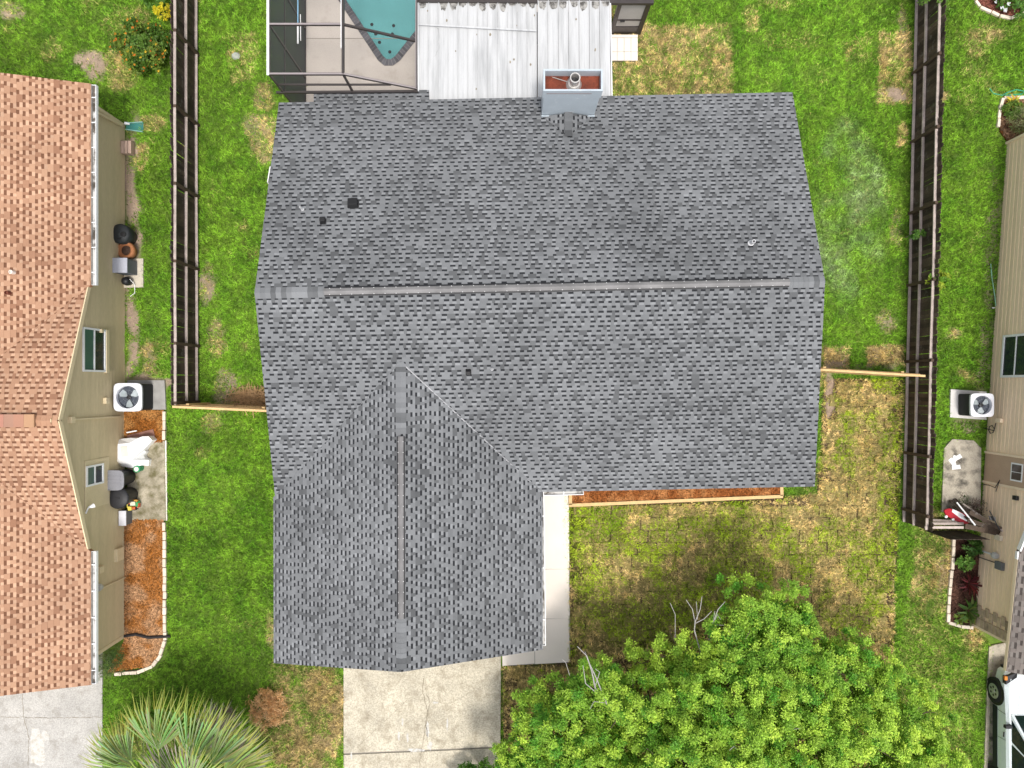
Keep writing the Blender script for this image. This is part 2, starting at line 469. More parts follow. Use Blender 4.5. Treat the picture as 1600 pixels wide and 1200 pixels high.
# ------------------------------------------------------------------ paved surfaces
M_CONC = mat('concrete_pale', (0.76, 0.69, 0.62), 0.85, 0.04, 1.5, 120, 0.05, bump=0.1)
M_DRIVE = mat('concrete_worn', (0.47, 0.425, 0.335), 0.9, 0.22, 1.3, 22, 0.28, bump=0.3, stain=(0.22, 0.185, 0.13), st_scale=2.6, st_lo=0.48, st_hi=0.76)
M_DRIVE2 = mat('concrete_grey', (0.40, 0.385, 0.36), 0.9, 0.16, 1.0, 25, 0.22, bump=0.3, stain=(0.26, 0.24, 0.21), st_scale=2.2, st_lo=0.52, st_hi=0.75)
M_SLAB = mat('concrete_mossy', (0.35, 0.31, 0.23), 0.9, 0.2, 2.5, 50, 0.25, bump=0.3, stain=(0.13, 0.115, 0.055), st_scale=3.0, st_lo=0.42, st_hi=0.66)
M_SLAB2 = mat('concrete_stained', (0.40, 0.36, 0.29), 0.9, 0.15, 2.5, 50, 0.2, bump=0.3, stain=(0.10, 0.09, 0.075), st_scale=2.2, st_lo=0.47, st_hi=0.66)
M_CRACK = mat('crack_soil', (0.22, 0.19, 0.14), 0.95, .4, 20)
M_PATCH = mat('white_patch', (0.50, 0.485, 0.455), 0.85, 0.1, 6, 30, .15, stain=(0.42, 0.39, 0.33), st_scale=9, st_lo=.5, st_hi=.6)
M_JOINT = mat('joint', (0.22, 0.2, 0.17), 0.95)

def slab(name, pts, z0, z1, m, parent=None, bevel=0.008, label=None):
    mb = MB(); mb.prism([(p[0], p[1]) for p in pts], z0, z1)
    o = mb.build(name, m, parent, bevel=bevel)
    if parent is None: tag(o, label, kind='structure')
    return o
def ccw(pts):
    a = sum(pts[i][0] * pts[(i + 1) % len(pts)][1] - pts[(i + 1) % len(pts)][0] * pts[i][1] for i in range(len(pts)))
    return pts if a > 0 else pts[::-1]

# front walk (four slabs)
wk = slab('walkway', ccw(PP((838, 774), (889, 770), (891, 1034), (786, 1040), (784, 1000), (838, 1000))), -0.06, 0.036, mat('walk_joint', (0.40, 0.37, 0.34), .9), label='pale concrete walkway beside the garage wing')
for a, b in ((772, 888.6), (889.6, 966), (967, 1034)):
    slab('walkway_slab', ccw(PP((836, a), (888.5, a - 1), (889.5 + (b - 900) * .005, b), (836, b + (3 if b > 1030 else 0)))), -0.02, 0.045, M_CONC, wk)
slab('walkway_slab', ccw(PP((785, 1000), (835, 1000), (835, 1036), (785, 1040))), -0.02, 0.045, M_CONC, wk)

dv = slab('driveway', ccw(PP((538, 1000), (782, 1000), (781, 1420), (537, 1420))), -0.08, 0.0, M_JOINT, label='worn concrete driveway in front of the garage')
slab('driveway_slab', ccw(PP((537, 985), (783, 985), (782, 1166), (537, 1176.5))), -0.03, 0.03, M_DRIVE, dv)
slab('driveway_slab', ccw(PP((537, 1179), (782, 1168.5), (781, 1420), (537, 1420))), -0.03, 0.03, M_DRIVE, dv)
def crack(pts, w, parent, m=M_CRACK, z=0.0345):
    mb = MB(); q = []
    for (ax, ay), (bx_, by) in zip(pts[:-1], pts[1:]):
        n = max(2, int(math.hypot(bx_ - ax, by - ay) / 4))
        for i in range(n): q.append((ax + (bx_ - ax) * i / n + random.uniform(-1, 1), ay + (by - ay) * i / n + random.uniform(-1, 1)))
    q.append(pts[-1])
    L, Rr = [], []
    for i, (px, py) in enumerate(q):
        p = P(px, py, z); a = P(*q[max(i - 1, 0)], z); b = P(*q[min(i + 1, len(q) - 1)], z)
        d = (b - a).normalized() if (b - a).length > 0 else Vector((1, 0, 0)); s = Vector((-d.y, d.x, 0)) * w * random.uniform(.3, 1.0)
        L.append(p + s); Rr.append(p - s)
    for i in range(len(q) - 1): mb.quad([Rr[i], Rr[i + 1], L[i + 1], L[i]])
    return mb.build('crack', m, parent)
crack([(662, 1060), (660, 1080), (668, 1110), (664, 1140), (660, 1165), (655, 1200)], 0.013, dv)
crack([(664, 1075), (672, 1100), (666, 1130), (668, 1160)], 0.014, dv)
crack([(560, 1165), (640, 1090), (700, 1100), (760, 1070)], 0.006, dv)
def patch_blob(cx, cy, rx, ry, parent, m=M_PATCH, z=0.0345, name='paint_patch', n=18):
    mb = MB(); pts = []
    for k in range(n):
        t = 2 * math.pi * k / n; r = random.uniform(.65, 1.1)
        pts.append(P(cx + rx * r * math.cos(t), cy - ry * r * math.sin(t), z))
    mb.quad(pts); return mb.build(name, m, parent)
for cx, cy, rx, ry in ((668, 1140, 3, 14), (672, 1165, 4, 8), (623, 1150, 2, 9), (637, 1152, 2, 9), (680, 1098, 5, 2), (699, 1133, 1.5, 12), (549, 1180, 2, 7), (650, 1172, 16, 3), (629, 1128, 1.5, 7)):
    patch_blob(cx, cy, rx, ry, dv)

dl = slab('neighbour_driveway', ccw(PP((-420, 1020), (160, 1020), (160, 1420), (-420, 1420))), -0.08, 0.0, M_JOINT, label='grey concrete driveway of the tan roofed house')
slab('driveway_slab', ccw(PP((-420, 1000), (160.5, 1000), (160.5, 1420), (-420, 1420))), -0.03, 0.028, M_DRIVE2, dl)
crack([(35, 1085), (36, 1120), (45, 1150), (44, 1200)], 0.012, dl, z=0.0325)
crack([(0, 1120), (80, 1122), (160, 1120)], 0.010, dl, z=0.0325)
patch_blob(58, 1170, 14, 36, dl, z=0.0325); patch_blob(70, 1150, 8, 10, dl, z=0.0335)

dr = slab('right_driveway', ccw(PP((1546, 1012), (1600, 1000), (2000, 1000), (2000, 1420), (1530, 1420))), -0.08, 0.0, M_JOINT, label='stained concrete driveway under the white car')
slab('driveway_slab', ccw(PP((1549, 1008), (1640, 990), (2000, 990), (2000, 1420), (1533, 1420))), -0.03, 0.03, M_SLAB2, dr)
slab('driveway_kerb', ccw(PP((1544, 1010), (1549.5, 1008), (1533.5, 1420), (1527, 1420))), -0.03, 0.06, mat('kerb_pale', (0.42, 0.37, 0.29), 0.9, 0.3, 5), dr)

sl = slab('side_slab', ccw(PP((200, 688), (258, 688), (260, 813), (200, 815))), -0.05, 0.05, M_SLAB, label='mossy concrete slab under the rubbish bins')
slab('side_slab_edge', ccw(PP((258.6, 688), (261, 688), (262, 813), (260.6, 813))), -0.05, 0.056, M_CONC, sl)
slab('equipment_slab', ccw(PP((193, 405), (225, 404), (225, 449), (193, 450))), -0.03, 0.06, mat('slab_cream', (0.52, 0.47, 0.38), 0.9, 0.12, 6, stain=(0.25, 0.23, 0.2), st_scale=7, st_lo=.58, st_hi=.66), label='small cream concrete slab under the grey box')
slab('right_slab', ccw(PP((1487, 686), (1520, 688), (1532, 700), (1531, 800), (1470, 800), (1474, 700))), -0.04, 0.05, M_SLAB2, label='stained concrete slab outside the side door')

# ------------------------------------------------------------------ shingles
def tones(kind):
    if kind == 'grey':
        r = random.random()
        v = random.uniform(0.084, 0.108) if r < 0.30 else random.uniform(0.130, 0.176)
        if r > 0.95: v = random.uniform(0.14, 0.17)
        return (v * 0.97, v * 1.0, v * 1.04)
    if kind == 'tan':
        r = random.random(); v = random.uniform(0.88, 1.10) if r > 0.22 else random.uniform(0.68, 0.82)
        return (0.36 * v, 0.208 * v * v ** .3, 0.131 * v * v ** .4)
    v = random.uniform(0.7, 1.2)
    return (0.17 * v, 0.145 * v, 0.13 * v)
def gaptones(kind):
    if kind == 'grey':
        v = random.uniform(0.16, 0.225); return (v * .97, v, v * 1.04), (0.020, 0.021, 0.024)
    if kind == 'tan':
        v = random.uniform(0.9, 1.15); return (0.43 * v, 0.27 * v, 0.18 * v), (0.15, 0.070, 0.040)
    return (0.17, 0.15, 0.135), (0.06, 0.05, 0.045)

class Plane:
    def __init__(s, O, U, V):
        s.O = Vector(O); s.U = Vector(U).normalized()
        V = Vector(V); V = V - s.U * V.dot(s.U); s.V = V.normalized()
        s.N = s.U.cross(s.V).normalized()
        if s.N.z < 0: s.N = -s.N
    def at(s, u, v, n=0.0):
        return s.O + s.U * u + s.V * v + s.N * n
    def uv(s, p):
        d = Vector(p) - s.O; return d.dot(s.U), d.dot(s.V)

def shingle_plane(pl, L, lims, kind, teeth, gaps, e=0.143, wmul=1.0):
    """lims(v) -> list of (lo, hi) spans along u; rows run down the slope"""
    nrow = math.ceil(L / e)
    for i in range(nrow):
        v0 = i * e; v1 = min(v0 + e, L)
        if v1 - v0 < 0.02: continue
        A = lims(v0); B = lims(v1 - 1e-4)
        A, B = (A, B) if len(A) == len(B) else ((A, A) if len(A) < len(B) else (B, B))
        for (al, ah), (bl, bh) in zip(A, B):
            lo, hi = min(al, bl), max(ah, bh)
            u = lo - random.uniform(0, 0.2); tooth = random.random() < .5
            while u < hi:
                if tooth: w = random.choice((0.085, 0.10, 0.12, 0.14, 0.17, 0.24)) * wmul
                else: w = random.choice((0.10, 0.12, 0.135, 0.155)) * wmul
                t0, t1 = min(max(u, al), ah), min(max(u + w, al), ah)
                b0, b1 = min(max(u, bl), bh), min(max(u + w, bl), bh)
                if t1 - t0 > 0.008 or b1 - b0 > 0.008:
                    if tooth: teeth.append((pl, t0, t1, b0, b1, v0, v1, tones(kind)))
                    else: gaps.append((pl, t0, t1, b0, b1, v0, v1, kind))
                u += w; tooth = not tooth
TH0, TH1 = 0.010, 0.008
def tooth_mesh(mb, t):
    pl, t0, t1, b0, b1, v0, v1, c = t
    a, b = 0.002, TH0
    p = [pl.at(b0, v1, 0), pl.at(b1, v1, 0), pl.at(t1, v0, -.004), pl.at(t0, v0, -.004),
         pl.at(b0, v1, b + TH1), pl.at(b1, v1, b + TH1), pl.at(t1, v0, a + TH1), pl.at(t0, v0, a + TH1)]
    if (p[1] - p[0]).cross(p[3] - p[0]).dot(pl.N) < 0:
        p = [p[1], p[0], p[3], p[2], p[5], p[4], p[7], p[6]]
    mb.hexa(p, c)
def gap_mesh(mb, t):
    pl, t0, t1, b0, b1, v0, v1, kind = t
    lt, dk = gaptones(kind); f = 0.46
    vm = v0 + (v1 - v0) * f; m0 = t0 + (b0 - t0) * f; m1 = t1 + (b1 - t1) * f
    a, b = 0.002, TH0; m = a + (b - a) * f
    q1 = [pl.at(t0, v0, a), pl.at(t1, v0, a), pl.at(m1, vm, m), pl.at(m0, vm, m)]
    q2 = [pl.at(m0, vm, m), pl.at(m1, vm, m), pl.at(b1, v1, b), pl.at(b0, v1, b)]
    q3 = [pl.at(b0, v1, b), pl.at(b1, v1, b), pl.at(b1, v1, 0), pl.at(b0, v1, 0)]
    for q, c in ((q1, dk), (q2, lt), (q3, dk)):
        if (q[1] - q[0]).cross(q[2] - q[0]).dot(pl.N) < 0: q = q[::-1]
        mb.quad(q, c)
def finish_shingles(teeth, gaps, m, parent, keep=300):
    """the `keep` widest shingle tabs become objects of their own, the rest one mesh"""
    def vis(t):
        c = t[0].at((t[1] + t[2]) / 2, (t[5] + t[6]) / 2)
        d = H - c.z; px = abs(c.x * F / d); py = abs(c.y * F / d)
        if px > 800 or py > 600: return -1
        return (min(t[2] - t[1], t[4] - t[3])) * (t[6] - t[5]) / d
    teeth = sorted(teeth, key=vis, reverse=True)
    rest = MB()
    for i, t in enumerate(teeth):
        if i < keep:
            mb = MB(); tooth_mesh(mb, t); mb.build('shingle', m, parent)
        else: tooth_mesh(rest, t)
    for g in gaps: gap_mesh(rest, g)
    o = rest.build('shingle_field', m, parent); o['kind'] = 'stuff'

M_SHG = mat('shingle_grey', (0, 0, 0), 0.9, 0.20, 0.38, 130, 0.16, attr=True, bump=0.25, spec=0.2)
M_SHT = mat('shingle_tan', (0, 0, 0), 0.9, 0.12, 0.6, 130, 0.14, attr=True, bump=0.25, spec=0.2)
M_DECK = mat('roof_deck', (0.07, 0.07, 0.075), 0.9)
M_FASCIA = mat('fascia_white', (0.75, 0.74, 0.72), 0.6, 0.05)
M_WHITE = mat('white_metal', (0.80, 0.80, 0.80), 0.45, 0.04, spec=0.5)
M_BLACK = mat('black_plastic', (0.012, 0.012, 0.014), 0.5, 0.1, spec=0.4)
M_BRONZE = mat('bronze_alu', (0.035, 0.028, 0.026), 0.45, 0.15, spec=0.5)
M_GALV = mat('galvanised', (0.50, 0.48, 0.46), 0.4, 0.1, 8, metal=0.5, spec=0.5)

# ------------------------------------------------------------------ the house with the grey roof
ZE, ZR = 2.5, 4.8
RL, RR = P(398, 458, ZR), P(1289, 440, ZR)
EBL, EBR = P(436, 160, ZE), P(1238, 152, ZE)
EFL, EFR = P(430, 777, ZE), P(1273, 765, ZE)
house = empty('house', (0, 0, 0), 'large ranch house with grey shingle roof and projecting garage wing', 'house')
roof = None

plR = Plane(RL, RR - RL, EBL - RL)          # rear slope
plF = Plane(RL, RR - RL, EFL - RL)          # front slope
LR = plR.uv(EBL)[1]; LF = plF.uv(EFL)[1]
EBR = plR.at(plR.uv(EBR)[0], LR); EFR = plF.at(plF.uv(EFR)[0], LF)   # eaves run level, parallel to the ridge
def lerp(a, b, t): return a + (b - a) * t
def lim_rake(pl, tl, bl, tr, br, L):
    ul0, ul1 = pl.uv(tl)[0], pl.uv(bl)[0]; ur0, ur1 = pl.uv(tr)[0], pl.uv(br)[0]
    return lambda v: [(lerp(ul0, ul1, v / L), lerp(ur0, ur1, v / L))]
limR = lim_rake(plR, RL, EBL, RR, EBR, LR)
limF0 = lim_rake(plF, RL, EFL, RR, EFR, LF)
# gable wing
GE_L0, GE_L1 = P(430, 777, ZE), P(428, 1036, ZE)
GE_R0 = plF.at(plF.uv(P(845, 777, ZE))[0], LF); GE_R1 = P(848, 1015, ZE)
ZG = 4.05
G1 = P(627, 1050, ZG)
G0 = P(626, 590, ZG)
# where the wing's ridge dies into the front slope
def plane_z(pl, x, y):
    n = pl.N; return pl.O.z - (n.x * (x - pl.O.x) + n.y * (y - pl.O.y)) / n.z
gd = (G0 - G1); t = 0.5
for _ in range(60):
    p = G1 + gd * t
    t += (plane_z(plF, p.x, p.y) - ZG) * -0.05
    if abs(plane_z(plF, p.x, p.y) - ZG) < 1e-4: break
GV = G1 + gd * t
plGL = Plane(GV, G1 - GV, GE_L1 - G1)
plGR = Plane(GV, G1 - GV, GE_R1 - G1)
LGL = plGL.uv(GE_L1)[1]; LGR = plGR.uv(GE_R1)[1]
def limG(pl, eave0, eave1, L):
    u0, u1 = 0.0, pl.uv(eave0)[0]; g0, g1 = pl.uv(G1)[0], pl.uv(eave1)[0]
    return lambda v: [(lerp(u0, u1, v / L), lerp(g0, g1, v / L))]
vvL = plF.uv(GE_L0); vvR = plF.uv(GE_R0); vvT = plF.uv(GV)
def limF(v):
    lo, hi = limF0(v)[0]
    if v <= vvT[1]: return [(lo, hi)]
    t = (v - vvT[1]) / (LF - vvT[1])
    a = lerp(vvT[0], vvL[0], t); b = lerp(vvT[0], vvR[0], t)
    return [(lo, max(a, lo)), (b, hi)]
# closed roof slab below the shingles
mb = MB()
def tri_slab(mb, pts, th=0.14):
    top = [Vector(p) - Vector((0, 0, 0.012)) for p in pts]; bot = [p - Vector((0, 0, th)) for p in top]
    mb.quad(top); mb.quad(bot[::-1])
    for i in range(len(pts)):
        j = (i + 1) % len(pts); mb.quad([top[i], bot[i], bot[j], top[j]])
tri_slab(mb, [RL, EBL, EBR, RR]); tri_slab(mb, [RL, RR, EFR, GE_R0, GV, EFL])
tri_slab(mb, [GV, GE_R0, GE_R1, G1]); tri_slab(mb, [GV, G1, GE_L1, GE_L0])
EXL, EXR = P(490, 143, ZE - .12), P(670, 142, ZE - .12)
XL, XR = P(490, 160, ZE), P(670, 158, ZE)
tri_slab(mb, [XL, EXL, EXR, XR])
roof = mb.build('roof', M_DECK, house)
teeth, gaps = [], []
shingle_plane(plR, LR, limR, 'grey', teeth, gaps)
shingle_plane(plF, LF, limF, 'grey', teeth, gaps)
shingle_plane(plGL, LGL, limG(plGL, GE_L0, GE_L1, LGL), 'grey', teeth, gaps)
shingle_plane(plGR, LGR, limG(plGR, GE_R0, GE_R1, LGR), 'grey', teeth, gaps)
plX = Plane(XL, XR - XL, EXL - XL); LX = plX.uv(EXL)[1]; WX = (XR - XL).length
shingle_plane(plX, LX, lambda v: [(0, WX)], 'grey', teeth, gaps)
finish_shingles(teeth, gaps, M_SHG, roof)

def ridge_caps(parent, a, b, plA, plB, w, kind, m, step=0.15, skip=None):
    """bent cap shingles along a ridge a->b"""
    a = Vector(a); b = Vector(b); d = (b - a); L = d.length; d.normalize()
    da = plA.V; db = plB.V
    n = int(L / step)
    for i in range(n):
        s0 = i * step; s1 = s0 + step + 0.03
        if skip and skip[0] < (s0 / L) < skip[1]: continue
        c = tones(kind); c = tuple(min(1, k * 1.12) for k in c)
        r0 = a + d * s0; r1 = a + d * min(s1, L); l0, l1 = 0.034, 0.026
        if i % 2: l0 += .002; l1 += .002
        up = Vector((0, 0, 1)); mb = MB()
        for sd in (da, db):
            q = [r0 + up * l0, r1 + up * l1, r1 + up * l1 + sd * w, r0 + up * l0 + sd * w]
            q[2] -= up * 0.004; q[3] -= up * 0.004
            if (q[1] - q[0]).cross(q[2] - q[0]).z < 0: q = q[::-1]
            mb.quad(q, c)
            bt = [p - up * 0.012 for p in q]
            mb.quad(bt[::-1], c)
            for k in range(4):
                l = (k + 1) % 4; mb.quad([q[k], bt[k], bt[l], q[l]], c)
        mb.build('ridge_shingle', m, parent)
ridge_caps(roof, RL, RL + (RR - RL) * 0.125, plR, plF, 0.17, 'grey', M_SHG)
ridge_caps(roof, RL + (RR - RL) * 0.935, RR, plR, plF, 0.17, 'grey', M_SHG)
ridge_caps(roof, GV, GV + (G1 - GV) * 0.245, plGL, plGR, 0.165, 'grey', M_SHG)
ridge_caps(roof, GV + (G1 - GV) * 0.825, G1, plGL, plGR, 0.165, 'grey', M_SHG)

M_RVENT = mat('ridge_vent_metal', (0.185, 0.178, 0.178), 0.45, 0.25, 2, spec=0.5)
def ridge_vent(a, b, plA, plB, w):
    a = Vector(a); b = Vector(b); up = Vector((0, 0, 1)); mb = MB()
    prof = [plA.V * w + up * .02, plA.V * w + up * .055, plA.V * (w * .55) + up * .075, up * .092, plB.V * (w * .55) + up * .075, plB.V * w + up * .055, plB.V * w + up * .02]
    for i in range(len(prof) - 1):
        q = [a + prof[i], b + prof[i], b + prof[i + 1], a + prof[i + 1]]
        mb.quad(q)
    mb.quad([a + p for p in prof]); mb.quad([b + p for p in prof][::-1])
    o = mb.build('ridge_vent', M_RVENT, roof)
    for pl in (plA, plB):
        m2 = MB(); m2.beam(a + pl.V * (w + .02) + up * .034, b + pl.V * (w + .02) + up * .034, 0.045, 0.02, up=pl.N); m2.build('vent_slot', M_BLACK, o)
        m3 = MB(); n = int((b - a).length / 0.31)
        for i in range(n):
            c = a + (b - a) * ((i + .5) / n) + pl.V * (w * .93) + up * .064
            m3.box(c - Vector((.008, .008, .006)), c + Vector((.008, .008, .006)))
        k = m3.build('nail_heads', M_WHITE, o); k['kind'] = 'stuff'
    return o
ridge_vent(RL + (RR - RL) * 0.122, RL + (RR - RL) * 0.937, plR, plF, 0.10)
ridge_vent(GV + (G1 - GV) * 0.24, GV + (G1 - GV) * 0.828, plGL, plGR, 0.085)

# valley flashing lines
for e in (GE_R0,):
    m2 = MB(); m2.beam(GV.lerp(e, .03) + Vector((0, 0, .016)), e + Vector((0, 0, .016)), 0.035, 0.012); m2.build('valley_flashing', mat('flashing', (0.30, 0.30, 0.31), 0.6), roof)
# roof vents
def on_roof(px, py, pl): return ray_plane(px, py, pl.O, pl.N)
def slope_box(pl, c, wu, wv, h, name, m, parent, taper=0.75):
    u, v = pl.uv(c); mb = MB(); a, b = wu / 2, wv / 2
    p = [pl.at(u - a, v + b, 0), pl.at(u + a, v + b, 0), pl.at(u + a, v - b, 0), pl.at(u - a, v - b, 0)]
    q = [pl.at(u - a * taper, v + b * .95, h), pl.at(u + a * taper, v + b * .95, h), pl.at(u + a * taper, v - b * .5, h * .8), pl.at(u - a * taper, v - b * .5, h * .8)]
    p = p + q
    if (p[1] - p[0]).cross(p[3] - p[0]).dot(pl.N) < 0: p = [p[1], p[0], p[3], p[2], p[5], p[4], p[7], p[6]]
    mb.hexa(p); return mb.build(name, m, parent, bevel=0.012)
M_VENT = mat('vent_black', (0.009, 0.009, 0.01), 0.55, 0.1)
for px, py, pl, w, v in ((552, 320, plR, .31, .27), (505, 347, plR, .17, .17), (732, 580, plF, .15, .16)):
    c = on_roof(px, py, pl)
    fl = slope_box(pl, c, w * 1.15, v * 1.2, .025, 'roof_vent', mat('vent_flange', (0.03, 0.03, 0.032), 0.7), roof, .97)
    slope_box(pl, c, w, v, .17, 'vent_hood', M_VENT, fl, .92)
for px, py, pl, s in ((473, 327, plR, .75), (1173, 380, plR, 1.3), (769, 577, plF, .6)):
    c = on_roof(px, py, pl)
    mb = MB(); mb.lathe(c, [(.07 * s, -.03), (.07 * s, .03), (.045 * s, .06), (.04 * s, .28), (.03 * s, .28), (.03 * s, .1)], 14)
    o = mb.build('vent_pipe', mat('lead', (0.55, 0.55, 0.56), 0.5), roof)
    MB().lathe(c + Vector((0, 0, .102)), [(.029 * s, 0), (.029 * s, .004)], 12).build('pipe_bore', M_BLACK, o)

# walls under the eaves
M_WALL = mat('stucco', (0.55, 0.52, 0.48), 0.9, 0.08, 3, bump=0.2)
mb = MB()
off = 0.45
def inset(a, b, dx, dy): return Vector((a.x + dx, a.y + dy, 0))
wpoly = [(EBL.x + .25, EBL.y - off), (EFL.x + .25, GE_L1.y + .6), (GE_R1.x - off, GE_R1.y + .25), (GE_R0.x - off, EFR.y + off), (EFR.x - .8, EFR.y + off), (EBR.x - .25, EBR.y - off)]
mb.prism(wpoly[::1], -0.05, 2.36)
mb.build('wall', M_WALL, house)
def gable_wall(mb, a, b, apex, th):
    d = Vector(th)
    p = [Vector(a), Vector(b), Vector(apex)]
    mb.quad(p); mb.quad([q + d for q in p][::-1])
    for i in range(3):
        j = (i + 1) % 3; mb.quad([p[i], p[i] + d, p[j] + d, p[j]])
mb = MB()
gable_wall(mb, (RR.x - .25, EFR.y + .4, 2.36), (RR.x - .25, EBR.y - .4, 2.36), (RR.x - .25, RR.y, ZR - .2), (-.15, 0, 0))
gable_wall(mb, (RL.x + .25, EBL.y - .4, 2.36), (RL.x + .25, EFL.y + .4, 2.36), (RL.x + .25, RL.y, ZR - .2), (.15, 0, 0))
gable_wall(mb, (GE_L1.x + .4, G1.y + .3, 2.36), (GE_R1.x - .4, G1.y + .3, 2.36), (G1.x, G1.y + .3, ZG - .2), (0, .15, 0))
mb.build('gable_wall', M_WALL, house)

def gutter(a, b, outward, parent, w=0.13, h=0.11, straps=0.6, name='gutter', m=None):
    m = m or M_WHITE
    a = Vector(a); b = Vector(b); o = Vector(outward).normalized(); mb = MB(); up = Vector((0, 0, 1)); t = 0.008
    mb.beam(a + o * (w - .008) + up * .01, b + o * (w - .008) + up * .01, 0.016, h, up)
    mb.beam(a + o * (w / 2) - up * (h / 2), b + o * (w / 2) - up * (h / 2), w, t, up)
    for e in (a, b):
        mb.beam(e + o * t, e + o * (w - t), .01, h, up)
    g = mb.build(name, m, parent)
    MB().beam(a + o * (t / 2), b + o * (t / 2), t, h, up).build('gutter_back', mat('gutter_back', (.34, .33, .31), .7, .3, 5), g)
    n = max(1, int((b - a).length / straps))
    for i in range(n):
        c = a + (b - a) * ((i + .5) / n) + up * (h / 2 - .012)
        s = MB(); s.beam(c, c + o * w, 0.03, 0.008, up); s.build('gutter_strap', m, g)
    mb = MB(); mb.beam(a + o * (w / 2) - up * (h / 2 - .04), b + o * (w / 2) - up * (h / 2 - .04), w * .82, .006, up)
    mb.build('gutter_dirt', mat('gutter_dirt', (0.10, 0.085, 0.07), 0.95, 0.5, 4, stain=(0.5, 0.49, 0.47), st_scale=1.3, st_lo=.42, st_hi=.5), g)
    return g
gutter(GE_R0 + Vector((0, .05, -.07)), GE_R1 + Vector((0.0, .12, -.07)), (1, 0, 0), house, w=.10, straps=1.6)
gutter(GE_R0 + Vector((.1, 0, -.07)), GE_R0 + (EFR - GE_R0).normalized() * 1.36 + Vector((0, 0, -.07)), (0, -1, 0), house, w=.12, straps=.8)
mb = MB(); _g = GE_R0 + (EFR - GE_R0).normalized() * 1.22 + Vector((0, -.06, 0)); mb.tube([_g + Vector((0, 0, -.10)), _g + Vector((0, 0, -.2))], .045, 8); mb.build('gutter_outlet', M_BLACK, house)
# fascia strip down the left end
mb = MB(); mb.beam(P(423, 262, 3.25), P(419, 286, 3.42), 0.03, 0.12); mb.build('rake_trim', M_FASCIA, house)

# chimney
CX0, CX1 = P(849, 142, 4.7).x, P(942, 142, 4.7).x
CY0 = P(0, 142, 4.7).y; CY1 = P(0, 110, 4.7).y + .04
ch = empty('chimney', (0, 0, 0), None, None); ch.parent = house
M_CHASE = mat('chase_metal', (0.40, 0.455, 0.50), 0.4, 0.06, 2.5, spec=0.5, stain=(0.55, 0.58, 0.60), st_scale=5, st_lo=.6, st_hi=.7)
mb = MB()
mb.box((CX0 + .03, CY0 + .02, 2.3), (CX1 - .03, CY1 - .02, 4.28)); mb.build('chimney_chase', M_CHASE, ch)
t_ = 0.05
for lo, hi in (((CX0, CY0, 4.2), (CX1, CY0 + t_, 4.7)), ((CX0, CY1 - t_, 4.2), (CX1, CY1, 4.7)), ((CX0, CY0 + t_, 4.2), (CX0 + t_, CY1 - t_, 4.69)), ((CX1 - t_, CY0 + t_, 4.2), (CX1, CY1 - t_, 4.69))):
    MB().box(lo, hi).build('shroud_panel', M_CHASE, ch)
MB().box((CX0 + .1, CY0 - .006, 4.50), (CX1 - .3, CY0 + .001, 4.515)).build('rust_seam', mat('rust_line', (0.16, 0.07, 0.05), 0.8), ch)
M_RUST = mat('rust_pan', (0.16, 0.036, 0.018), 0.75, 0.35, 4, 30, 0.2, stain=(0.07, 0.02, 0.012), st_scale=2.5, st_lo=.5, st_hi=.68)
MB().box((CX0 + .051, CY0 + .051, 4.281), (CX1 - .051, CY1 - .051, 4.35)).build('chase_pan', M_RUST, ch)
fc = Vector(((CX0 + CX1) / 2 + .05, (CY0 + CY1) / 2 + .02, 4.351))
MB().lathe(fc, [(.23, 0), (.20, .06), (.17, .10), (.17, .12)], 24).build('storm_collar', M_GALV, ch, smooth=False)
MB().lathe(fc, [(.135, .1), (.135, .42), (.15, .42), (.15, .46), (.118, .46), (.118, .2)], 24).build('flue', M_GALV, ch)
MB().lathe(fc + Vector((0, 0, .205)), [(.117, 0), (.117, .004)], 20).build('flue_bore', M_BLACK, ch)
MB().tube([fc + Vector((-.18, .03, .1)), fc + Vector((-.62, .2, .02))], .012, 6).build('brace_wire', M_GALV, ch)
# cricket behind the chimney
cz = plane_z(plR, 0, CY0); apexY = P(0, 213, 3.05).y; az = plane_z(plR, (CX0 + CX1) / 2, apexY) + .02
cxm = (CX0 + CX1) / 2
apex = Vector((cxm, apexY, az)); rtop = Vector((cxm, CY0 - .01, az)); cl = Vector((CX0 + .05, CY0 - .01, plane_z(plR, CX0, CY0) + .02)); cr = Vector((CX1 - .05, CY0 - .01, plane_z(plR, CX1, CY0) + .02))
mb = MB(); mb.quad([apex, cl, rtop], (0.1, 0.1, 0.105)); mb.quad([apex, rtop, cr], (0.1, 0.1, 0.105)); mb.quad([rtop, cl, cr], (0.1, 0.1, 0.1))
ck = mb.build('chimney_cricket', M_SHG, ch)
tt, gg = [], []
for e in (cl, cr):
    pc = Plane(apex, rtop - apex, e - rtop); Lc = pc.uv(e)[1]; ue = pc.uv(e)[0]; ur = pc.uv(rtop)[0]
    shingle_plane(pc, Lc, lambda v: [(lerp(0, ue, v / Lc), lerp(ur, ue, v / Lc))], 'grey', tt, gg, wmul=.8)
mb = MB()
for t in tt:
    m1 = MB(); tooth_mesh(m1, t); m1.build('shingle', M_SHG, ck)
for g in gg: gap_mesh(mb, g)
mb.build('shingle_field', M_SHG, ck)['kind'] = 'stuff'
for i in range(4):
    y0 = lerp(apexY, CY0, i / 4) ; c = tones('grey')
    MB().box((cxm - .12, y0, az + .018 + .002 * (i % 2)), (cxm + .12, y0 + .27, az + .032 + .002 * (i % 2)), tuple(k * .8 for k in c)).build('ridge_shingle', M_SHG, ck)
# chimney base flashing
MB().beam((CX0 + .02, CY0 - .02, cz + .05), (CX1 - .02, CY0 - .02, cz + .05), .03, .12).build('base_flashing', M_CHASE, ch)

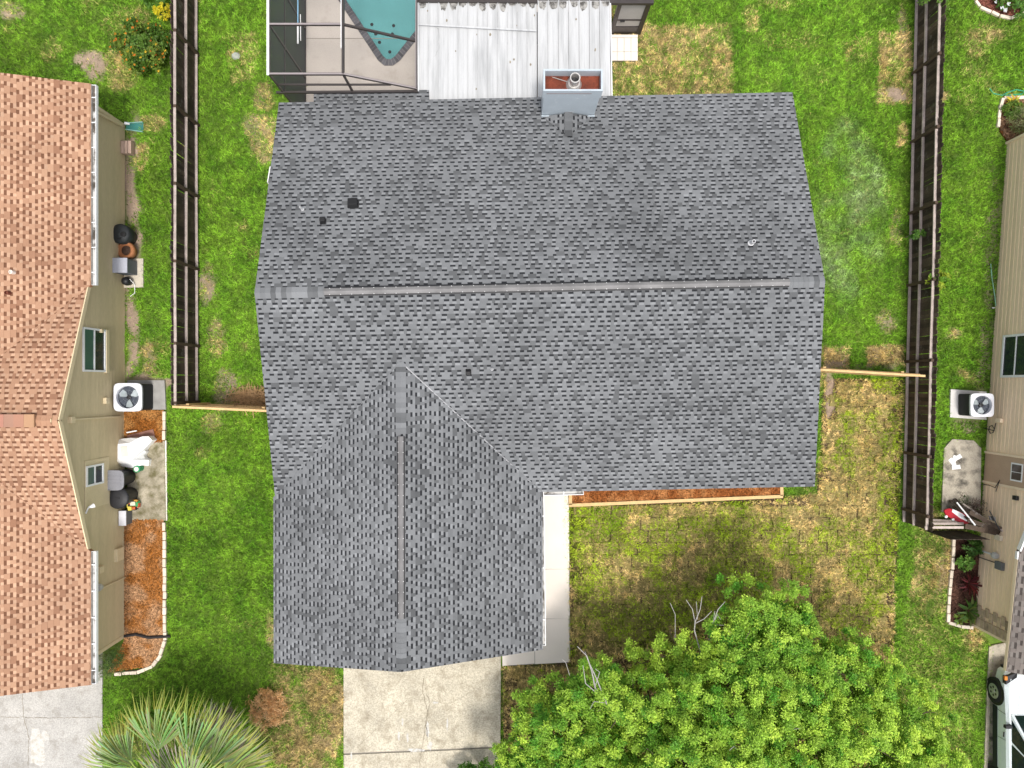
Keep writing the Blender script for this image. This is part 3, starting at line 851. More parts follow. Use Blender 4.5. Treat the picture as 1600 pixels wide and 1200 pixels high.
# white metal patio roof
M_PAN = mat('patio_panel', (0.47, 0.475, 0.48), 0.45, 0.06, 1.5, 40, 0.04, spec=0.4, stain=(0.33, 0.335, 0.34), st_scale=1.0, st_lo=.46, st_hi=.70, objrand=0.03, stretch=(4, .35, 1))
pr = empty('patio_roof', (0, 0, 0), None, None); pr.parent = house
PZ0, PZ1 = 2.36, 2.16
PY0 = P(0, 168, PZ0).y; PY1 = P(0, 3, PZ1).y
def pz(y): return lerp(PZ0, PZ1, (y - PY0) / (PY1 - PY0))
M_GRIME = mat('grime', (0.30, 0.29, 0.27), 0.9, 0.3, 8, stain=(0.07, 0.065, 0.06), st_scale=6, st_lo=.45, st_hi=.6)
def pan_roof(px0, px1, n, dz, y0):
    x0 = (px0 - 800) * (H - PZ1 - dz) / F; x1 = (px1 - 800) * (H - PZ1 - dz) / F
    w = (x1 - x0) / n
    for i in range(n):
        a, b = x0 + i * w, x0 + (i + 1) * w - .006
        mb = MB()
        zA, zB = pz(y0) + dz, pz(PY1) + dz
        mb.hexa([(a, y0, zA - .03), (b, y0, zA - .03), (b, PY1, zB - .03), (a, PY1, zB - .03), (a, y0, zA), (b, y0, zA), (b, PY1, zB), (a, PY1, zB)])
        for s in (a, ):
            mb.hexa([(s, y0, zA), (s + .022, y0, zA), (s + .022, PY1, zB), (s, PY1, zB), (s, y0, zA + .045), (s + .022, y0, zA + .045), (s + .022, PY1, zB + .045), (s, PY1, zB + .045)])
        mb.hexa([(a + .16, y0, zA), (a + .175, y0, zA), (a + .175, PY1, zB), (a + .16, PY1, zB), (a + .163, y0, zA + .006), (a + .172, y0, zA + .006), (a + .172, PY1, zB + .006), (a + .163, PY1, zB + .006)])
        o = mb.build('roof_panel', M_PAN, pr)
        # dark algae at the drip end
        if random.random() < .85:
            g = MB(); r = random.uniform(.14, .34); pts = []
            cxm_ = (a + b) / 2 + random.uniform(-.02, .05)
            for k in range(11):
                t = math.pi * k / 10; rr = random.uniform(.8, 1.1)
                x = min(max(cxm_ + .13 * math.cos(t) * rr, a + .03), b - .005); y = PY1 - .02 - r * math.sin(t) * rr
                pts.append((x, y, pz(y) + dz + .010))
            g.quad(pts[::-1] if True else pts); g.build('algae_stain', M_GRIME, o)
pan_roof(654, 839, 12, 0.0, PY0)
pan_roof(840, 953, 7, 0.07, P(0, 120, PZ0).y if False else CY1 + .0)
xa = (840 - 800) * (H - 2.3) / F; xb = (953 - 800) * (H - 2.3) / F
MB().box((xa + .01, PY0 - .0, 2.28), (CX0 - .002, CY1 - .01, 2.33)).build('filler_panel', M_PAN, pr)
MB().box((CX1 + .002, PY0 - .0, 2.28), (xb, CY1 - .01, 2.33)).build('filler_panel', M_PAN, pr)
for px, py in ((745, 54), (766, 54), (770, 44), (808, 40), (835, 24), (712, 80), (797, 97), (744, 139), (829, 101), (668, 17), (900, 30), (930, 78), (698, 32), (803, 93)):
    c = P(px, py, pz(P(0, py, 2.25).y) + (.07 if px > 840 else 0) + .005); s = random.uniform(.02, .045)
    mb = MB(); mb.prism([(c.x + s * random.uniform(.5, 1) * math.cos(k), c.y + 1.3 * s * math.sin(k)) for k in (0, 1, 2, 3, 4, 5)], c.z, c.z + .008); mb.build('leaf_debris', M_CRACK, pr)
a = P(654, 38, pz(11.2) + .06); b = P(838, 48, pz(11.0) + .06)
MB().beam(a, b, .055, .03).build('cover_strip', M_PAN, pr)
MB().beam(P(652, 2, PZ1 + .0) , P(1021, 4, PZ1), .12, .13).build('patio_gutter', M_BRONZE, pr)
MB().beam(P(953.5, 6, PZ1), P(956, 156, PZ0), .03, .12).build('side_trim', M_WHITE, pr)
MB().beam(P(653, 6, PZ1), P(654, 143, PZ0), .03, .12).build('side_trim', M_WHITE, pr)
crack([(672, 38), (685, 45), (686, 75), (672, 100), (662, 115)], .006, pr, mat('roof_crack', (0.28, 0.28, 0.28), .9), z=2.268)
MB().box((-2.9, PY1 - .35, 0), (3.1, PY1 - .28, 2.08)).build('patio_wall', M_BRONZE, house)

# ------------------------------------------------------------------ pool, deck, screen cage
M_POOLDECK = mat('pool_deck_paint', (0.43, 0.385, 0.345), 0.85, 0.06, 1.0, 40, 0.07, stain=(0.34, 0.30, 0.26), st_scale=1.6, st_lo=.56, st_hi=.78)
coping_px = [(532, -12), (598, 88), (604, 93), (611, 93), (618, 88), (660, 35), (730, -60), (730, -200), (440, -200)]
inner = PP(*coping_px, z=.05)
def offset_poly(pts, d):
    out = []; n = len(pts)
    for i in range(n):
        p = Vector(pts[i][:2]); a = Vector(pts[i - 1][:2]); b = Vector(pts[(i + 1) % n][:2])
        e1 = (p - a).normalized(); e2 = (b - p).normalized()
        n1 = Vector((e1.y, -e1.x)); n2 = Vector((e2.y, -e2.x)); nn = (n1 + n2)
        nn = nn / max(.3, nn.dot(n1)); out.append(p + nn * d)
    return out
ic = ccw(inner)
oc = offset_poly(ic, 0.22)
# deck as ring strips between its outer rectangle and the pool
bm = bmesh.new()
rect = [P(478, -190, 0), P(955, -190, 0), P(955, 215, 0), P(478, 215, 0)]
rv = [bm.verts.new((p.x, p.y, .045)) for p in rect]; ov = [bm.verts.new((p[0], p[1], .045)) for p in offset_poly(ic, .2)]
ed = [bm.edges.new((rv[i], rv[(i + 1) % 4])) for i in range(4)] + [bm.edges.new((ov[i], ov[(i + 1) % len(ov)])) for i in range(len(ov))]
bmesh.ops.triangle_fill(bm, use_beauty=True, use_dissolve=False, edges=ed)
for f in bm.faces:
    f.normal_update()
    if f.normal.z < 0: f.normal_flip()
me = bpy.data.meshes.new('pool_deck'); bm.to_mesh(me); bm.free(); me.materials.append(M_POOLDECK)
deck = bpy.data.objects.new('pool_deck', me); COL.objects.link(deck); tag(deck, 'beige painted pool deck', kind='structure')
MB().beam(P(479, 60, .05), P(653, 60, .05), .02, .006).build('deck_joint', M_JOINT, deck)

pool = empty('swimming_pool', (-4, 13, 0), 'turquoise swimming pool with pointed end and dark brick coping', 'pool')
M_PLASTER = mat('pool_plaster', (0.30, 0.50, 0.48), 0.7, 0.08, 1.5)
mb = MB()
n = len(ic)
for i in range(n):
    j = (i + 1) % n
    mb.quad([(ic[i][0], ic[i][1], .03), (ic[j][0], ic[j][1], .03), (ic[j][0], ic[j][1], -1.2), (ic[i][0], ic[i][1], -1.2)])
mb.quad([(p[0], p[1], -1.2) for p in ic])
mb.build('pool_shell', M_PLASTER, pool)
wm = bpy.data.materials.new('pool_water'); wm.use_nodes = True
nt = wm.node_tree; b_ = nt.nodes['Principled BSDF']
b_.inputs['Base Color'].default_value = (0.14, 0.33, 0.34, 1); b_.inputs['Roughness'].default_value = 0.12; b_.inputs['Specular IOR Level'].default_value = .35
rp = nt.nodes.new('ShaderNodeTexNoise'); rp.inputs['Scale'].default_value = 5.0; rp.inputs['Detail'].default_value = 3
rb_ = nt.nodes.new('ShaderNodeBump'); rb_.inputs['Strength'].default_value = .35; rb_.inputs['Distance'].default_value = .05
nt.links.new(rp.outputs['Fac'], rb_.inputs['Height']); nt.links.new(rb_.outputs[0], b_.inputs['Normal'])
tr = nt.nodes.new('ShaderNodeBsdfTransparent'); tr.inputs[0].default_value = (0.66, 0.86, 0.87, 1)
mx = nt.nodes.new('ShaderNodeMixShader'); mx.inputs[0].default_value = 0.35
nt.links.new(tr.outputs[0], mx.inputs[1]); nt.links.new(b_.outputs[0], mx.inputs[2]); nt.links.new(mx.outputs[0], nt.nodes['Material Output'].inputs['Surface'])
mb = MB(); mb.quad([(p[0], p[1], -.10) for p in ic]); mb.build('water', wm, pool)
M_BRICK = mat('coping_brick', (0.085, 0.082, 0.09), 0.85, 0.2, 6, objrand=0.3)
M_MORT = mat('coping_mortar', (0.22, 0.2, 0.19), 0.95)
mb = MB()
for i in range(n):
    j = (i + 1) % n
    mb.hexa([(*ic[i][:2], .0), (*oc[i], .0), (*oc[j], .0), (*ic[j][:2], .0), (*ic[i][:2], .055), (*oc[i], .055), (*oc[j], .055), (*ic[j][:2], .055)])
mb.build('coping_bed', M_MORT, pool)
for i in range(n):
    j = (i + 1) % n
    a0, a1 = Vector(ic[i][:2]), Vector(ic[j][:2]); b0, b1 = Vector(oc[i]), Vector(oc[j])
    L = ((a1 - a0).length + (b1 - b0).length) / 2; k = max(1, round(L / .115))
    for q in range(k):
        t0, t1 = (q + .06) / k, (q + .94) / k
        A, B, C, D = a0.lerp(a1, t0), b0.lerp(b1, t0), b0.lerp(b1, t1), a0.lerp(a1, t1)
        cm = (A + B + C + D) / 4
        if not (-8 < cm.x < -2 and cm.y < 14.5): continue
        z = .066 + random.uniform(-.002, .002)
        A, B = A.lerp(B, -.06), A.lerp(B, .96); D, C = D.lerp(C, -.06), D.lerp(C, .96)
        mb = MB(); p = [(*A, .03), (*B, .03), (*C, .03), (*D, .03), (*A, z), (*B, z), (*C, z), (*D, z)]
        if (B - A).cross(D - A) < 0: p = [p[1], p[0], p[3], p[2], p[5], p[4], p[7], p[6]]
        mb.hexa(p); mb.build('brick', M_BRICK, pool)
for px, py in ((581, 38), (615, 40), (587, 53), (613, 53), (593, 66), (609, 81)):
    c = P(px, py, -.085); mb = MB(); mb.lathe((c.x, c.y, -.099), [(.06, 0), (.06, .012), (.0, .016)], 8); mb.build('pool_dot', M_BLACK, pool)  # dark dots read as pool drains, set at water level

cage = empty('pool_enclosure', (-5.1, 9.2, 0), 'bronze framed screen enclosure over the pool', 'pool cage')
CT = 3.8; XW = -7.25; YS = 9.25; XM = -5.04; XE = -2.97
def fr(name, a, b, w=.07, h=.1): return MB().beam(a, b, w, h).build(name, M_BRONZE, cage)
M_CAGETOP = mat('cage_highlight', (0.25, 0.22, 0.22), 0.5, .05)  # highlight painted as pale strips on beam tops; also colours a gutter
Y2, Y3, YF = 10.73, 12.25, 17.0
fr('beam', (XW, YS, CT), (XW, YF, CT), .06, .08)
MB().beam((XW - .02, YS - .05, CT + .046), (XW - .02, YF, CT + .046), .07, .01).build('super_gutter', M_WHITE, cage)
fr('beam', (XM, YS, CT), (XM, YF, CT), .06, .14)
MB().beam((XM - .045, 10.0, CT + .02), (XM - .045, YF, CT + .02), .02, .10).build('beam_trim', M_WHITE, cage)
for y in (YS, Y2, Y3 + .2, 14.2, 15.8):
    fr('beam', (XW, y, CT), (XM, y, CT), .07, .07); fr('rafter', (XM, y, CT), (XE, y, 2.75), .06, .08)
    MB().beam((XW, y, CT + .04), (XM, y, CT + .04), .05, .006).build('beam_highlight', M_CAGETOP, cage)
    if y == YS: MB().beam((XM, y, CT + .045), (XE, y, 2.795), .05, .006).build('beam_highlight', M_CAGETOP, cage)
    fr('post', (XW, y, .05), (XW, y, CT), .05, .07)
fr('rail', (XW, YS, 2.35), (XW, YF, 2.35), .04, .05); fr('rail', (XW, YS, .08), (XW, YF, .08), .05, .06)
fr('rail', (XW, YS, 3.05), (XM + 1.3, YS, 3.05), .05, .05); fr('rail', (XW - .2, YS - .03, 2.52), (XE, YS - .03, 2.62), .06, .10)
fr('post', (XM, YS, .05), (XM, YS, CT), .06, .06); fr('beam', (XE - .02, YS, 2.78), (XE - .02, YF, 2.70), .06, .10)
MB().beam((XE - .03, YS, 2.84), (XE - .03, YF, 2.76), .025, .012).build('super_gutter', M_CAGETOP, cage)
SCR_W = screen_mat('screen_wall', (0.045, 0.047, 0.055), 0.90); SCR_T = screen_mat('screen_top', (0.12, 0.12, 0.12), 0.05)
ys = [YS, Y2, Y3 + .2, 14.2, 15.8]
for y0, y1 in zip(ys[:-1], ys[1:]):
    mb = MB(); mb.quad([(XW, y0 + .04, .1), (XW, y1 - .04, .1), (XW, y1 - .04, CT - .05), (XW, y0 + .04, CT - .05)]); mb.build('screen', SCR_W, cage)
    mb = MB(); mb.quad([(XW + .04, y0 + .04, CT), (XM - .04, y0 + .04, CT), (XM - .04, y1 - .04, CT), (XW + .04, y1 - .04, CT)]); mb.build('screen', SCR_T, cage)
    mb = MB(); mb.quad([(XM + .04, y0 + .04, CT), (XE - .04, y0 + .04, 2.77), (XE - .04, y1 - .04, 2.77), (XM + .04, y1 - .04, CT)]); mb.build('screen', SCR_T, cage)
mb = MB(); mb.quad([(XW + .04, YS, 2.6), (XM - .04, YS, 2.6), (XM - .04, YS, CT - .05), (XW + .04, YS, CT - .05)]); mb.build('screen', SCR_T, cage)

pole = empty('pool_pole', P(467, 60, 1.2), 'long light blue pool pole hung along the screen wall', 'pole')
yA = P(0, 68, 1.25).y
MB().tube([(XW + .09, yA + .5, 1.25), (XW + .09, 15.6, 1.25)], .022, 8).build('shaft', mat('pole_blue', (0.22, 0.42, 0.60), .4), pole)
MB().tube([(XW + .09, yA, 1.25), (XW + .09, yA + .6, 1.25)], .03, 8).build('grip', M_WHITE, pole)
MB().tube([(XW + .17, yA + .12, 1.2), (XW + .16, yA + 1.0, 1.2)], .014, 6).build('strap', M_WHITE, pole)

# screen door east of the patio roof and its stoop
sd = empty('screen_door', (3.9, 12.34, 0), 'dark bronze screen door wall at the corner of the patio roof', 'screen door')
XD0, XD1, YD = 3.42, 4.44, 12.34
for a, b, w in (((XD0 + .08, YD, 0), (XD0 + .08, YD, 2.05), .12), ((XD1, YD, 0), (XD1, YD, 2.05), .14)):
    MB().beam(a, b, w, .12, up=(0, 1, 0)).build('post', M_BRONZE, sd)
MB().beam((XD0, YD, 2.04), (XD1 + .06, YD, 2.04), .12, .08).build('head_rail', M_BRONZE, sd)
MB().beam((XD0 + .14, YD, .25), (XD1 - .07, YD, .25), .06, .5).build('kick_panel', M_BRONZE, sd)
MB().beam((XD0 + .14, YD, .95), (XD1 - .07, YD, .95), .06, .07).build('mid_rail', M_BRONZE, sd)
M_PANE = mat('door_pane', (0.40, 0.38, 0.365), .5, .05)
MB().beam((XD0 + .15, YD, .72), (XD1 - .08, YD, .72), .02, .38).build('pane', M_PANE, sd)
MB().beam((XD0 + .15, YD, 1.47), (XD1 - .08, YD, 1.47), .02, .96).build('pane', M_PANE, sd)
MB().beam((XD1 + .02, YD + .06, 1.0), (XD1 + .02, YD + 1.6, 1.0), .1, 2.1).build('side_frame', M_BRONZE, sd)
MB().box((XD0 + .25, YD - .07, .90), (XD0 + .4, YD - .03, .95)).build('handle', M_BLACK, sd)
st = slab('stoop', ccw(PP((953, 55), (996, 55), (996, 96), (953, 96))), -.05, .05, M_JOINT, label='small paved stoop outside the screen door')
for i in range(4):
    for j in range(3):
        x0, x1 = 953.5 + i * 10.7, 953.5 + (i + 1) * 10.7 - .5; y0, y1 = [(56, 60.5), (61, 82), (82.5, 96)][j]
        if j == 0 and i: continue
        if j == 0: x1 = 995.8
        slab('paver', ccw(PP((x0, y0), (x1, y0), (x1, y1), (x0, y1))), .02, .075 if j else .09, M_CONC, st, bevel=.004)

# ------------------------------------------------------------------ fences
M_PICK = mat('fence_picket_dark', (0.058, 0.041, 0.030), 0.85, 0.35, 3, 30, 0.25, bump=0.4, objrand=0.5, stain=(0.17, 0.155, 0.14), st_scale=4, st_lo=.58, st_hi=.74)
M_RAIL = mat('fence_rail_grey', (0.40, 0.335, 0.30), 0.85, 0.25, 4, 40, 0.2, objrand=0.12)
M_POST = mat('fence_post_dark', (0.075, 0.05, 0.035), 0.85, 0.3, 3)
M_NEW = mat('new_pine', (0.62, 0.42, 0.20), 0.75, 0.15, 5, 40, 0.1, objrand=0.1, stretch=(1, 1, .3))
def fence(name, A, B, h, side, rails, posts, label, pm=None, rm=None, po=None, pw=.14, rw=.085, parts=None):
    """A->B along the base (z 0); side: unit vector from the pickets towards the rails"""
    A = Vector(A); B = Vector(B); d = (B - A); L = d.length; d.normalize(); s = Vector(side).normalized()
    f = empty(name, A, label, 'fence')
    pm = pm or M_PICK; rm = rm or M_RAIL; po = po or M_POST
    n = int(L / (pw + .006)); base = None; ang = math.atan2(d.y, d.x)
    vari = []
    for k in range(4):
        mb = MB(); t = .009; w = L / n * .496; hh = h
        poly = [(-w, .02), (w, .02), (w, hh - .05), (w - .035, hh), (-w + .035, hh), (-w, hh - .05)]
        b = len(mb.v)
        mb.v += [(x, -t, z) for x, z in poly] + [(x, t, z) for x, z in poly]
        mb.f = [(0, 1, 2, 3, 4, 5), (11, 10, 9, 8, 7, 6)] + [(i, i + 6, (i + 1) % 6 + 6, (i + 1) % 6) for i in range(6)]
        me = bpy.data.meshes.new('picket'); me.from_pydata(mb.v, [], mb.f); me.materials.append(pm); me.update(); vari.append(me)
    for i in range(n):
        o = bpy.data.objects.new('picket', vari[i % 4]); COL.objects.link(o); o.parent = f
        p = d * ((i + .5) * L / n)
        o.location = p + s * random.uniform(-.006, .006); o.rotation_euler = (random.uniform(-.012, .012), random.uniform(-.014, .014), ang + random.uniform(-.015, .015))
        o.scale = (1, 1, random.uniform(.975, 1.02))
    pos = [0] + list(posts) + [L]
    for z in rails:
        for a, b in zip(pos[:-1], pos[1:]):
            if b - a < .1: continue
            p = A + d * (a + .02) + s * (.018 + rw / 2); q = A + d * (b - .02) + s * (.018 + rw / 2)
            wob = Vector((0, 0, random.uniform(-.02, .02)))
            MB().beam(p + Vector((0, 0, z)) + wob, q + Vector((0, 0, z)) - wob + s * random.uniform(-.01, .01), rw, .04).build('rail', rm, f)
    for a in posts:
        p = A + d * a + s * (.02 + .05); MB().beam(p + Vector((0, 0, -.05)), p + Vector((0, 0, h - .12)), .095, .095, up=(0, 1, 0)).build('post', po, f)
    return f
LA = P(311, 0, 0); LA = Vector((-11.10, 15.5, 0)); LB = Vector((-11.08, -.72, 0))
fence('wooden_fence', LA, LB, 1.92, (1, 0, 0), (.17, .95, 1.76), [15.5 - y for y in (14.1, 11.57, 9.09, 6.56, 4.02, 1.33, -.62)], 'dark weathered picket fence between the tan roofed house and the grey roofed house')
RA = P(1431, -70, 0); RB = P(1409, 815, 0)
rl = (RB - RA).length; rdir = (RB - RA) / rl
rposts = [(P(0, py, 1.45).y - RA.y) / rdir.y for py in (86, 200, 318, 437, 563, 713, 806)]
RA2 = RA + Vector((.06, 0, 0)); RB2 = RB + Vector((.06, 0, 0))
fence('wooden_fence', RA2, RB2, 1.74, (-1, -.02, 0), (.12, .72, 1.5), rposts, 'dark weathered picket fence on the right side of the grey roofed house')
def new_fence(a, b, h, label, off):
    a = Vector(a); b = Vector(b)
    f = fence('pine_fence', a, b, h, (0, off, 0), (.25, h - .25), [(b - a).length * .12, (b - a).length * .82], label, M_NEW, M_NEW, M_NEW, rw=.06)
    MB().beam(a + Vector((0, 0, h + .02)), b + Vector((0, 0, h + .02)), .07, .03).build('cap_rail', M_NEW, f)
    return f
h_ = 1.8
def at_h(px, py): v = P(px, py, h_); v.z = 0; return v
new_fence(at_h(270, 635.5), at_h(440, 643), h_, 'new pale pine fence joining the left picket fence to the house', 1)
new_fence(at_h(1270, 577), at_h(1445, 587.5), h_, 'new pale pine fence joining the right picket fence to the house', 1)
# broken cross fence at the right house
bf = empty('broken_fence', P(1450, 822), 'grey broken fence run with leaning boards beside the right house', 'fence')
for z, y0, y1 in ((1.5, 824, 812), (.9, 818, 806), (.2, 812, 803)):
    MB().beam(P(1445, y0, z), P(1505, y1 + 12, z), .08, .05).build('rail', M_RAIL, bf)
for i in range(9):
    a = P(1448 + i * 6.6, 829, 0); MB().beam(a, a + Vector((0, .0, 1.45)), .12, .018, up=(0, 1, 0)).build('picket', M_PICK, bf)
for (ax, ay, az_, bx_, by, bz, w) in ((1508, 822, 1.3, 1572, 836, .9, .16), (1512, 812, 1.2, 1568, 832, 1.0, .14), (1515, 800, 1.0, 1566, 828, 1.1, .14), (1485, 782, .1, 1520, 818, 1.2, .12), (1492, 780, .1, 1530, 822, 1.1, .12), (1500, 784, .3, 1572, 833, 1.2, .05)):
    MB().beam(P(ax, ay, az_), P(bx_, by, bz), w, .02).build('board', M_PICK if w > .1 else M_RAIL, bf)

# ------------------------------------------------------------------ leafy things
M_LEAF = mat('leaf', (0, 0, 0), 0.5, 0.0, fvar=0.0, attr=True, transl=0.3, spec=0.25)
M_BARK = mat('bark', (0.16, 0.12, 0.09), 0.9, 0.3, 6, bump=.4)
M_DEADW = mat('dead_wood', (0.34, 0.32, 0.305), 0.85, 0.2, 6)

def leaf_cloud(name, centers, dirs, n_per, r, leaf_l, leaf_w, cols, parent, colvar=.25, mat_=None, flat=.5):
    """tufts: per tuft centre n_per leaves, each a bent pair of triangles (a quad)"""
    C = np.repeat(np.asarray(centers), n_per, 0); D = np.repeat(np.asarray(dirs), n_per, 0)
    cc = np.repeat(np.asarray(cols), n_per, 0)
    n = len(C)
    rnd = RNG.normal(size=(n, 3)); rnd /= np.linalg.norm(rnd, axis=1)[:, None]
    d = rnd + D * 0.8; d /= np.linalg.norm(d, axis=1)[:, None]
    rr = r if np.isscalar(r) else np.repeat(np.asarray(r), n_per)[:, None]
    base = C + d * rr * RNG.uniform(.15, 1.0, (n, 1))
    q = RNG.normal(size=(n, 3)); O = D * .6 + np.array([0, 0, .6]); O /= np.linalg.norm(O, axis=1)[:, None]
    ax = q - O * (q * O).sum(1)[:, None]; ax /= np.linalg.norm(ax, axis=1)[:, None]
    ax = ax + O * RNG.uniform(-.25, .6, (n, 1)); ax /= np.linalg.norm(ax, axis=1)[:, None]
    up = RNG.normal(size=(n, 3)) * flat + O
    s = np.cross(ax, up); s /= np.linalg.norm(s, axis=1)[:, None] + 1e-9
    l = leaf_l * RNG.uniform(.6, 1.25, (n, 1)); w = leaf_w * RNG.uniform(.7, 1.2, (n, 1))
    v = np.empty((n, 4, 3), np.float32)
    v[:, 0] = base; v[:, 1] = base + ax * l * .5 + s * w * .5; v[:, 2] = base + ax * l; v[:, 3] = base + ax * l * .5 - s * w * .5
    cc = cc * RNG.uniform(1 - colvar, 1 + colvar, (n, 1))
    return np_mesh(name, v.reshape(-1, 3), 4, cc, mat_ or M_LEAF, parent)

def limb(mb, a, b, r0, r1, seg=5, wob=.12):
    a = Vector(a); b = Vector(b); L = (b - a).length
    pts = [a.lerp(b, i / seg) + Vector((random.uniform(-1, 1), random.uniform(-1, 1), random.uniform(-.5, .5))) * (wob * L * .25 * (0 < i < seg)) for i in range(seg + 1)]
    mb.tube(pts, [lerp(r0, r1, i / seg) for i in range(seg + 1)], 7)
    return pts

def big_tree():
    base = P(1135, 1215, 0)
    t = empty('tree', base, 'large leafy tree with bright green crown in the front lawn', 'tree')
    mb = MB(); limb(mb, base + Vector((0, 0, -.1)), base + Vector((.1, .2, 2.1)), .27, .2, 6, .06); fork = base + Vector((.1, .2, 2.1))
    mb.build('trunk', M_BARK, t)
    lobes = [  # px, py, z, radius m, density, yellow
        (1205, 972, 4.6, 1.25, 1.0, 0), (1155, 1010, 4.7, 1.0, 1, 0), (1245, 1010, 4.7, .95, 1, 0), (1060, 1025, 3.9, 1.0, .45, 1), (1020, 1045, 3.6, .8, .45, 1), (1095, 1060, 4.3, .9, .7, .4),
        (925, 1085, 4.1, 1.1, .9, 0), (850, 1100, 3.5, .85, .9, 0), (890, 1150, 4.2, 1.3, 1, 0), (985, 1110, 4.6, 1.25, 1, .2), (1060, 1130, 5.0, 1.2, 1, 0), (1140, 1090, 5.2, 1.3, 1, .1),
        (1230, 1085, 5.2, 1.3, 1, .0), (1310, 1050, 4.5, 1.1, .9, .1), (1370, 1085, 4.2, 1.1, 1, .4), (1420, 1140, 3.9, 1.1, 1, .5), (1340, 1150, 4.8, 1.4, 1, .4), (1250, 1170, 5.3, 1.4, .75, .2), (1150, 1180, 5.6, 1.5, 1, .2),
        (1040, 1200, 5.2, 1.4, 1, .5), (940, 1210, 4.7, 1.35, 1, .2), (840, 1190, 3.9, 1.15, 1, 0), (800, 1230, 3.6, 1.0, 1, 0), (1440, 1215, 4.0, 1.2, 1, .4), (1380, 1240, 4.6, 1.4, 1, .3),
        (1270, 1280, 5.2, 1.6, 1, .2), (1130, 1300, 5.4, 1.6, 1, .2), (990, 1300, 4.9, 1.5, 1, .2), (880, 1290, 4.2, 1.3, 1, .1), (1370, 1340, 4.4, 1.4, 1, .2), (1230, 1390, 4.7, 1.5, 1, .1), (1080, 1390, 4.6, 1.5, 1, .1), (960, 1370, 4.2, 1.3, 1, .1)]
    C, D, K = [], [], []
    br = MB()
    for px, py, z, r, den, yel in lobes:
        z -= .75; r *= 1.05
        c = np.array(P(px, py, z)); n = int(105 * r * r * den)
        for k in range(n):
            v = RNG.normal(size=3); v /= np.linalg.norm(v)
            if v[2] < -.35: v[2] = -v[2] * .6
            lump = .84 + .34 * math.sin(5 * v[0] + px) * math.sin(5 * v[1] + py) + .15 * math.sin(11 * v[0] + 9 * v[1] + z)
            rad = r * lump * (RNG.uniform(.86, 1.1) if RNG.random() < .9 else RNG.uniform(.4, .8))
            p = c + v * rad * np.array([1, 1, .8])
            C.append(p); D.append(v)
            y = min(1, max(0, RNG.normal(.38 + yel * .4, .30)))
            K.append(np.array([0.105, 0.295, 0.024]) * (1 - y) + np.array([0.50, 0.68, 0.08]) * y)
        cv = Vector(c); limb(br, fork + (cv - fork) * .02, cv - Vector((0, 0, r * .3)), .11, .03, 6, .18)
        for k in range(7):
            a = random.uniform(0, 6.28); e = cv + Vector((math.cos(a) * r * .8, math.sin(a) * r * .8, random.uniform(-.2, .6) * r))
            limb(br, cv - Vector((0, 0, r * .35)), e, .028, .008, 4, .25)
    br.build('branches', M_BARK, t)
    leaf_cloud('crown', C, D, 125, .205, .078, .040, K, t, .4)
    # bare grey limbs poking out of the crown
    def dead(pts, r):
        d = MB(); q = [P(a, b, z - .1) for a, b, z in pts]; r *= .8
        d.tube(q, [lerp(r, .008, i / (len(q) - 1)) for i in range(len(q))], 6); return d
    for pts, r in (([(960, 1110, 4.0), (930, 1075, 4.6), (925, 1050, 4.9), (917, 1025, 5.1), (902, 1010, 5.2)], .035),
                   ([(948, 1100, 4.4), (932, 1060, 4.9), (918, 1030, 5.0), (914, 1018, 5.1)], .024), ([(935, 1085, 4.5), (915, 1068, 4.9), (911, 1040, 5.0)], .02), ([(945, 1098, 4.4), (928, 1096, 4.6), (922, 1108, 4.7)], .014), ([(930, 1072, 4.7), (937, 1050, 5), (930, 1045, 5.1)], .014),
                   ([(1095, 1020, 3.7), (1085, 985, 4.2), (1086, 972, 4.4), (1094, 952, 4.6), (1097, 932, 4.8)], .026), ([(1086, 972, 4.3), (1082, 952, 4.5), (1072, 937, 4.7)], .016), ([(1086, 974, 4.3), (1100, 967, 4.5), (1112, 955, 4.6)], .02), ([(1090, 968, 4.4), (1088, 940, 4.6)], .010),
                   ([(1108, 1000, 3.8), (1113, 975, 4.3), (1122, 952, 4.6), (1133, 940, 4.8)], .026), ([(1113, 976, 4.2), (1117, 955, 4.5)], .013), ([(1115, 976, 4.2), (1131, 977, 4.4)], .012), ([(1112, 980, 4.2), (1121, 960, 4.5), (1126, 968, 4.6)], .012), ([(1055, 1000, 3.8), (1055, 960, 4.2), (1047, 942, 4.4)], .012),
                   ([(890, 1055, 3.9), (884, 1035, 4.2), (878, 1030, 4.3)], .012), ([(1140, 1172, 5.6), (1147, 1166, 5.9), (1150, 1170, 6.0)], .012), ([(1235, 1140, 5.2), (1250, 1138, 5.4)], .016)):
        dead(pts, r).build('dead_branch', M_DEADW, t)
big_tree()

